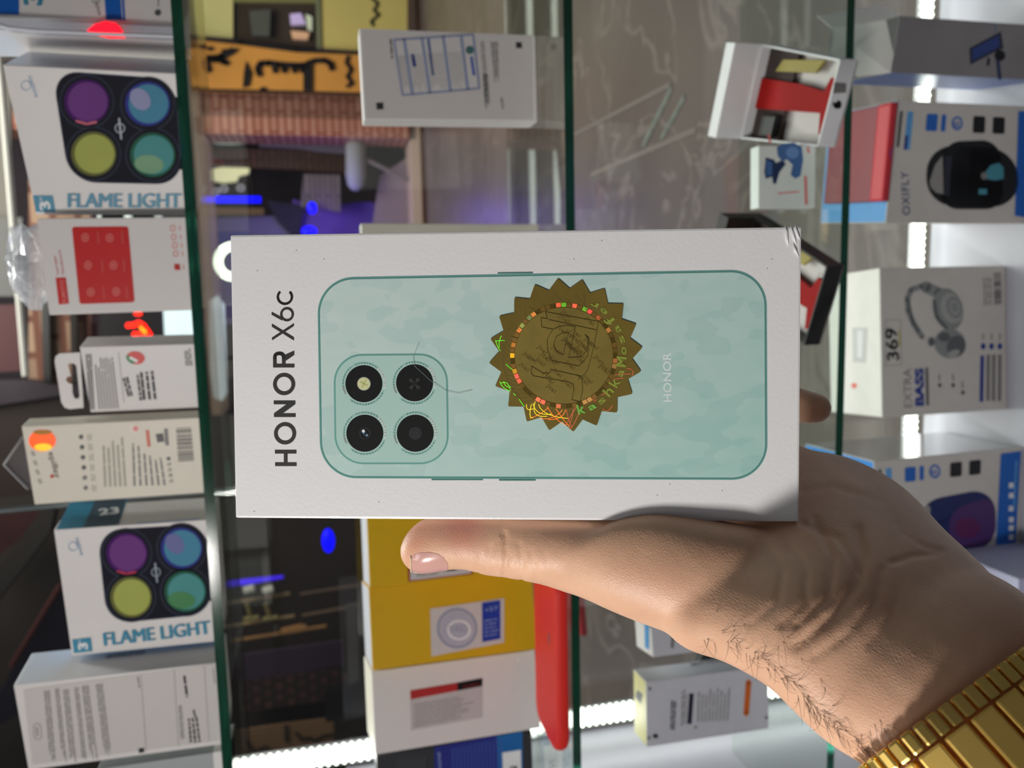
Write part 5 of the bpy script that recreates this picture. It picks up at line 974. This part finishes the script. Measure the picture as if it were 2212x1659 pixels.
# sculpted creases: pull vertices inwards along a few skin folds
def seg_d(p, a, b):
    ab = b-a; t = max(0, min(1, (p-a).dot(ab)/ab.length_squared)); return (p-(a+ab*t)).length
CR = []
def crease(pts, depth, wd): CR.append(([(x_, y_) for x_, y_ in pts], depth, wd))
crease([(1088, 1150), (1094, 1200), (1090, 1242)], .00045, 5); crease([(1122, 1175), (1128, 1215), (1126, 1252)], .0003, 5); crease([(1060, 1180), (1052, 1220)], .00025, 4); crease([(1145, 1190), (1160, 1250)], .0002, 4); crease([(1040, 1200), (1030, 1235)], .0002, 4)
crease([(1075, 1170), (1070, 1236)], .0002, 3); crease([(1105, 1165), (1112, 1246)], .00018, 3); crease([(1180, 1200), (1196, 1262)], .00016, 4)
crease([(1850, 1140), (1862, 1200), (1850, 1260), (1800, 1330), (1720, 1395)], .0006, 12); crease([(1735, 1130), (1810, 1160), (1860, 1230)], .0004, 9); crease([(1760, 1120), (1800, 1200), (1790, 1290), (1720, 1350)], .0004, 9); crease([(1900, 1060), (1950, 1150), (2000, 1180), (2040, 1190)], .0003, 6); crease([(1925, 1215), (1970, 1200), (2020, 1195)], .0004, 6)
crease([(1690, 1160), (1740, 1230), (1740, 1300), (1690, 1350)], .0003, 7); crease([(1640, 1160), (1690, 1230), (1680, 1300), (1620, 1350)], .00025, 7); crease([(1730, 1060), (1800, 1050), (1900, 1080)], .0003, 9)
crease([(1905, 1230), (1890, 1300), (1830, 1370), (1760, 1420)], .0003, 8); crease([(1945, 1260), (1930, 1320), (1880, 1390)], .0002, 8)
me2.update(); nrm = [Vector(vv_.normal) for vv_ in me2.vertices]
for i, vv_ in enumerate(me2.vertices):
    P = vv_.co+HO; d = P.dot(FW)
    if d < .05 or nrm[i].dot(FW) > .25: continue
    px_ = CX-FPX*P.dot(UP)/d; py_ = CY-FPX*P.dot(RT)/d; off = 0
    if px_ < 1000: continue
    for pts, dep, wd in CR:
        best = 1e9
        for a, b in zip(pts[:-1], pts[1:]):
            if min(a[0], b[0])-30 < px_ < max(a[0], b[0])+30 and min(a[1], b[1])-30 < py_ < max(a[1], b[1])+30:
                best = min(best, seg_d(Vector((px_, py_, 0)), Vector((*a, 0)), Vector((*b, 0))))
        if best < 3*wd: off += 1.6*dep*math.exp(-(best/wd)**2)
    if off: vv_.co -= nrm[i]*off
me2.materials.clear(); me2.materials.append(skin_mat()); me2.polygons.foreach_set('use_smooth', [True]*len(me2.polygons)); me2.name = 'person'
hand = bpy.data.objects.new('person', me2); scene.collection.objects.link(hand); hand.location = HO
tag(hand, 'person reaching out a bare hand with a gold wristwatch, holding the phone box', 'person')
bpy.context.view_layer.update()
# thumb nail
from mathutils.bvhtree import BVHTree
bvh = BVHTree.FromPolygons([v_.co+HO for v_ in me2.vertices], [tuple(p.vertices) for p in me2.polygons])
def onhand(px, py):
    r = ray(px, py).normalized(); h = bvh.ray_cast(r*.05, r); return (h[0], h[1]) if h[0] else (None, None)
m = MB(); NL = mat('nail', (208, 160, 150), .22, coat=.5, var=.05); NE = mat('nail_edge', (206, 186, 150), .4)
# curved plate over the lower side of the thumb tip
c0, c1 = atD(889, 1222, .245), atD(966, 1218, .245); ax = (c1-c0).normalized()
down = (atD(930, 1300, .245)-atD(930, 1200, .245)).normalized(); toward = -ray(930, 1220).normalized()
rows, colsn = 9, 12; V = []
for i in range(rows+1):
    s_ = i/rows; c = c0.lerp(c1, s_)
    for j in range(colsn+1):
        hw = 46*math.sqrt(max(.02, 1-(.93*s_)**5))*(1-.25*(1-s_)**6); a = math.radians(30-hw+2*hw*j/colsn)     # from facing the viewer round to the lower side
        dirv = (down*math.cos(a)+toward*math.sin(a)).normalized()
        st = atD(889+77*s_, 1178, .245); h = bvh.ray_cast(st+dirv*.05, -dirv)
        P = h[0] if h[0] else st+dirv*.008
        edge = 1-abs(2*j/colsn-1)**3
        V.append(P+dirv*(.0001+.00035*edge*(1-.6*s_)))
Fs = [(i*(colsn+1)+j, i*(colsn+1)+j+1, (i+1)*(colsn+1)+j+1, (i+1)*(colsn+1)+j) for i in range(rows) for j in range(colsn)]
m.mesh(V, Fs, NL); m.tube([V[j]+down*0.0001 for j in range(colsn+1)], .00028, NE, 6); nail = m.build('thumbnail', hand, loc=HO, smooth=True); nail['label'] = 'pale pink thumbnail'
# arm hairs along the lower edge of the wrist
m = MB(); HR = mat('hair_black', (30, 24, 22), .5); rnd = random.Random(11)
edge = [(1500, 1388), (1580, 1405), (1650, 1443), (1700, 1488), (1760, 1548), (1830, 1608), (1870, 1632)]
def hair(px, py, L_, ang, curl):
    P, nr = onhand(px, py)
    if P is None: return
    d2 = (RT*-math.sin(ang)-UP*math.cos(ang)); d2 = (d2-nr*d2.dot(nr)).normalized(); sd = nr.cross(d2); pts = []; p = P-nr*.0001
    for k in range(7):
        pts.append(p.copy()); t = k/6
        p = p+(d2*math.cos(curl*t)+sd*math.sin(curl*t)+nr*(.42-.5*t)).normalized()*(L_/6)
    m.tube(pts, [.000055*(1-.1*k) for k in range(7)], HR, 4)
for i in range(140):
    t = rnd.random()**.8*(len(edge)-1); k = min(int(t), len(edge)-2); a, b = edge[k], edge[k+1]; tt = t-k
    px_, py_ = a[0]+(b[0]-a[0])*tt, a[1]+(b[1]-a[1])*tt; off = rnd.uniform(3, 22) if rnd.random() < .8 else rnd.uniform(20, 75)
    hair(px_+off*.65, py_-off, rnd.uniform(.003, .0075), rnd.uniform(-.6, 1.5), rnd.uniform(-2.0, 2.0))
hh_ = m.build('arm_hair', hand, loc=HO, smooth=True); hh_['kind'] = 'stuff'; hh_['label'] = 'sparse dark hairs along the wrist'
# ------------------------------------------------------------------ gold wristwatch bracelet
C3 = []
for s in (arm[3], arm[2], arm[1]):
    A, B = atD(s[0], s[1], s[4]+s[6]), atD(s[2], s[3], s[4]-s[6]); C3.append(((A+B)/2, (A-B)/2, s[5]/2))
axis = (C3[2][0]-C3[0][0]).normalized(); e1 = C3[1][1]; nn_ = axis.cross(e1).normalized()
if nn_.dot(FW) > 0: nn_ = -nn_
e1 = nn_.cross(axis).normalized()*e1.length
if e1.dot(C3[1][1]) < 0: e1 = -e1
CC = C3[1][0]; ra = e1.length+.0022; rb = C3[1][2]+.0024; ed = e1.normalized()
GO = mat('brushed_gold', (250, 212, 118), .5, metal=1.0, var=.06, scale=200); GP = mat('polished_gold', (250, 214, 120), .3, metal=1.0, var=.05); GC = mat('gold_case', (214, 168, 66), .18, metal=1.0)
wt = thing('wristwatch', 'gold metal link wristwatch worn on the wrist at lower right', 'watch', CC-Vector((0, 0, .02)))
# equal arc steps
N_ = 720; pts = [(ra*math.cos(2*math.pi*i/N_), rb*math.sin(2*math.pi*i/N_)) for i in range(N_+1)]
Ls = [0]
for i in range(N_): Ls.append(Ls[-1]+math.hypot(pts[i+1][0]-pts[i][0], pts[i+1][1]-pts[i][1]))
def at_len(s_):
    s_ %= Ls[-1]; import bisect; i = min(bisect.bisect(Ls, s_)-1, N_-1); t = (s_-Ls[i])/(Ls[i+1]-Ls[i]); x_ = pts[i][0]+(pts[i+1][0]-pts[i][0])*t; y_ = pts[i][1]+(pts[i+1][1]-pts[i][1])*t
    tx, ty = pts[i+1][0]-pts[i][0], pts[i+1][1]-pts[i][1]; l_ = math.hypot(tx, ty); tg = (ed*(tx/l_)+nn_*(ty/l_)); P = CC+ed*x_+nn_*y_
    nr = tg.cross(axis).normalized()
    if nr.dot(P-CC) < 0: nr = -nr
    return P, tg, nr
NR = 28; pitch = Ls[-1]/NR; off0 = .0026
def link(s0, s1, a0, a1, th, mt, name, bev):
    P, tg, nr = at_len((s0+s1)/2); L_ = (s1-s0)
    m_ = MB(); m_.box(P-tg*L_/2+axis*a0-nr*.0002, tg*L_, axis*(a1-a0), nr*th, mt, bev); m_.build(name, wt, fix=True)
for i in range(NR):
    s0 = i*pitch
    P, tg, nr = at_len(s0+pitch/2)
    if nr.dot(nn_) < -.80: continue
    link(s0+.0003, s0+pitch-.0003, off0+.0052, off0+.0262, .0030, GO, 'center_link', .0006)
    for h_2 in (0, .5):
        link(s0+h_2*pitch+.0002, s0+(h_2+.5)*pitch-.0002, off0, off0+.0048, .0024, GP, 'side_link', .0007)
        link(s0+h_2*pitch+.0002, s0+(h_2+.5)*pitch-.0002, off0+.0266, off0+.0314, .0024, GP, 'side_link', .0007)
# case on the back of the wrist
P, tg, nr = at_len(Ls[-1]*.75)
cc = P+axis*(off0+.0157)-nr*.001; m = MB(); seg = 40
def disc(r, z0, z1, mt, mb_):
    k = len(mb_.v); V = [cc+tg*r*math.cos(2*math.pi*i/seg)+axis*r*math.sin(2*math.pi*i/seg)+nr*z for z in (z0, z1) for i in range(seg)]
    mb_.mesh(V, [tuple(range(seg)), tuple(range(seg, 2*seg))[::-1]]+[(i, i+seg, (i+1) % seg+seg, (i+1) % seg) for i in range(seg)], mt)
disc(.0195, 0, .009, GC, m); disc(.0180, .009, .0102, GP, m); m.build('case', wt, fix=True)
m = MB(); disc(.0165, .0102, .0106, mat('dial_cream', (232, 222, 190), .3), m); m.build('dial', wt, fix=True)

# ------------------------------------------------------------------ prints, stickers and small pieces belong to the part that carries them
HOST = dict(sticker='carton', label_sticker='carton', seal_sticker='carton', gold_seal='carton', creased_corner='carton', base_seam='carton', panel_print='tray_walls', dial='case',
            red_figure='housing', red_dash='housing', amber_glow='housing', lettering=('cloth', 'right_panel'), hang_slot='card', raised_rim='card', zip='pouch_body', logo_print='case_shell', folded_rim='bag_film', led_chips='diffuser', rim=('tray_body', 'plate'))
for ob in list(scene.objects):
    h = HOST.get(ob.name.split('.')[0])
    if h and ob.parent is not None and ob.parent.parent is None:
        for sib in ob.parent.children:
            if sib.name.split('.')[0] in ((h,) if isinstance(h, str) else h): ob.parent = sib; break
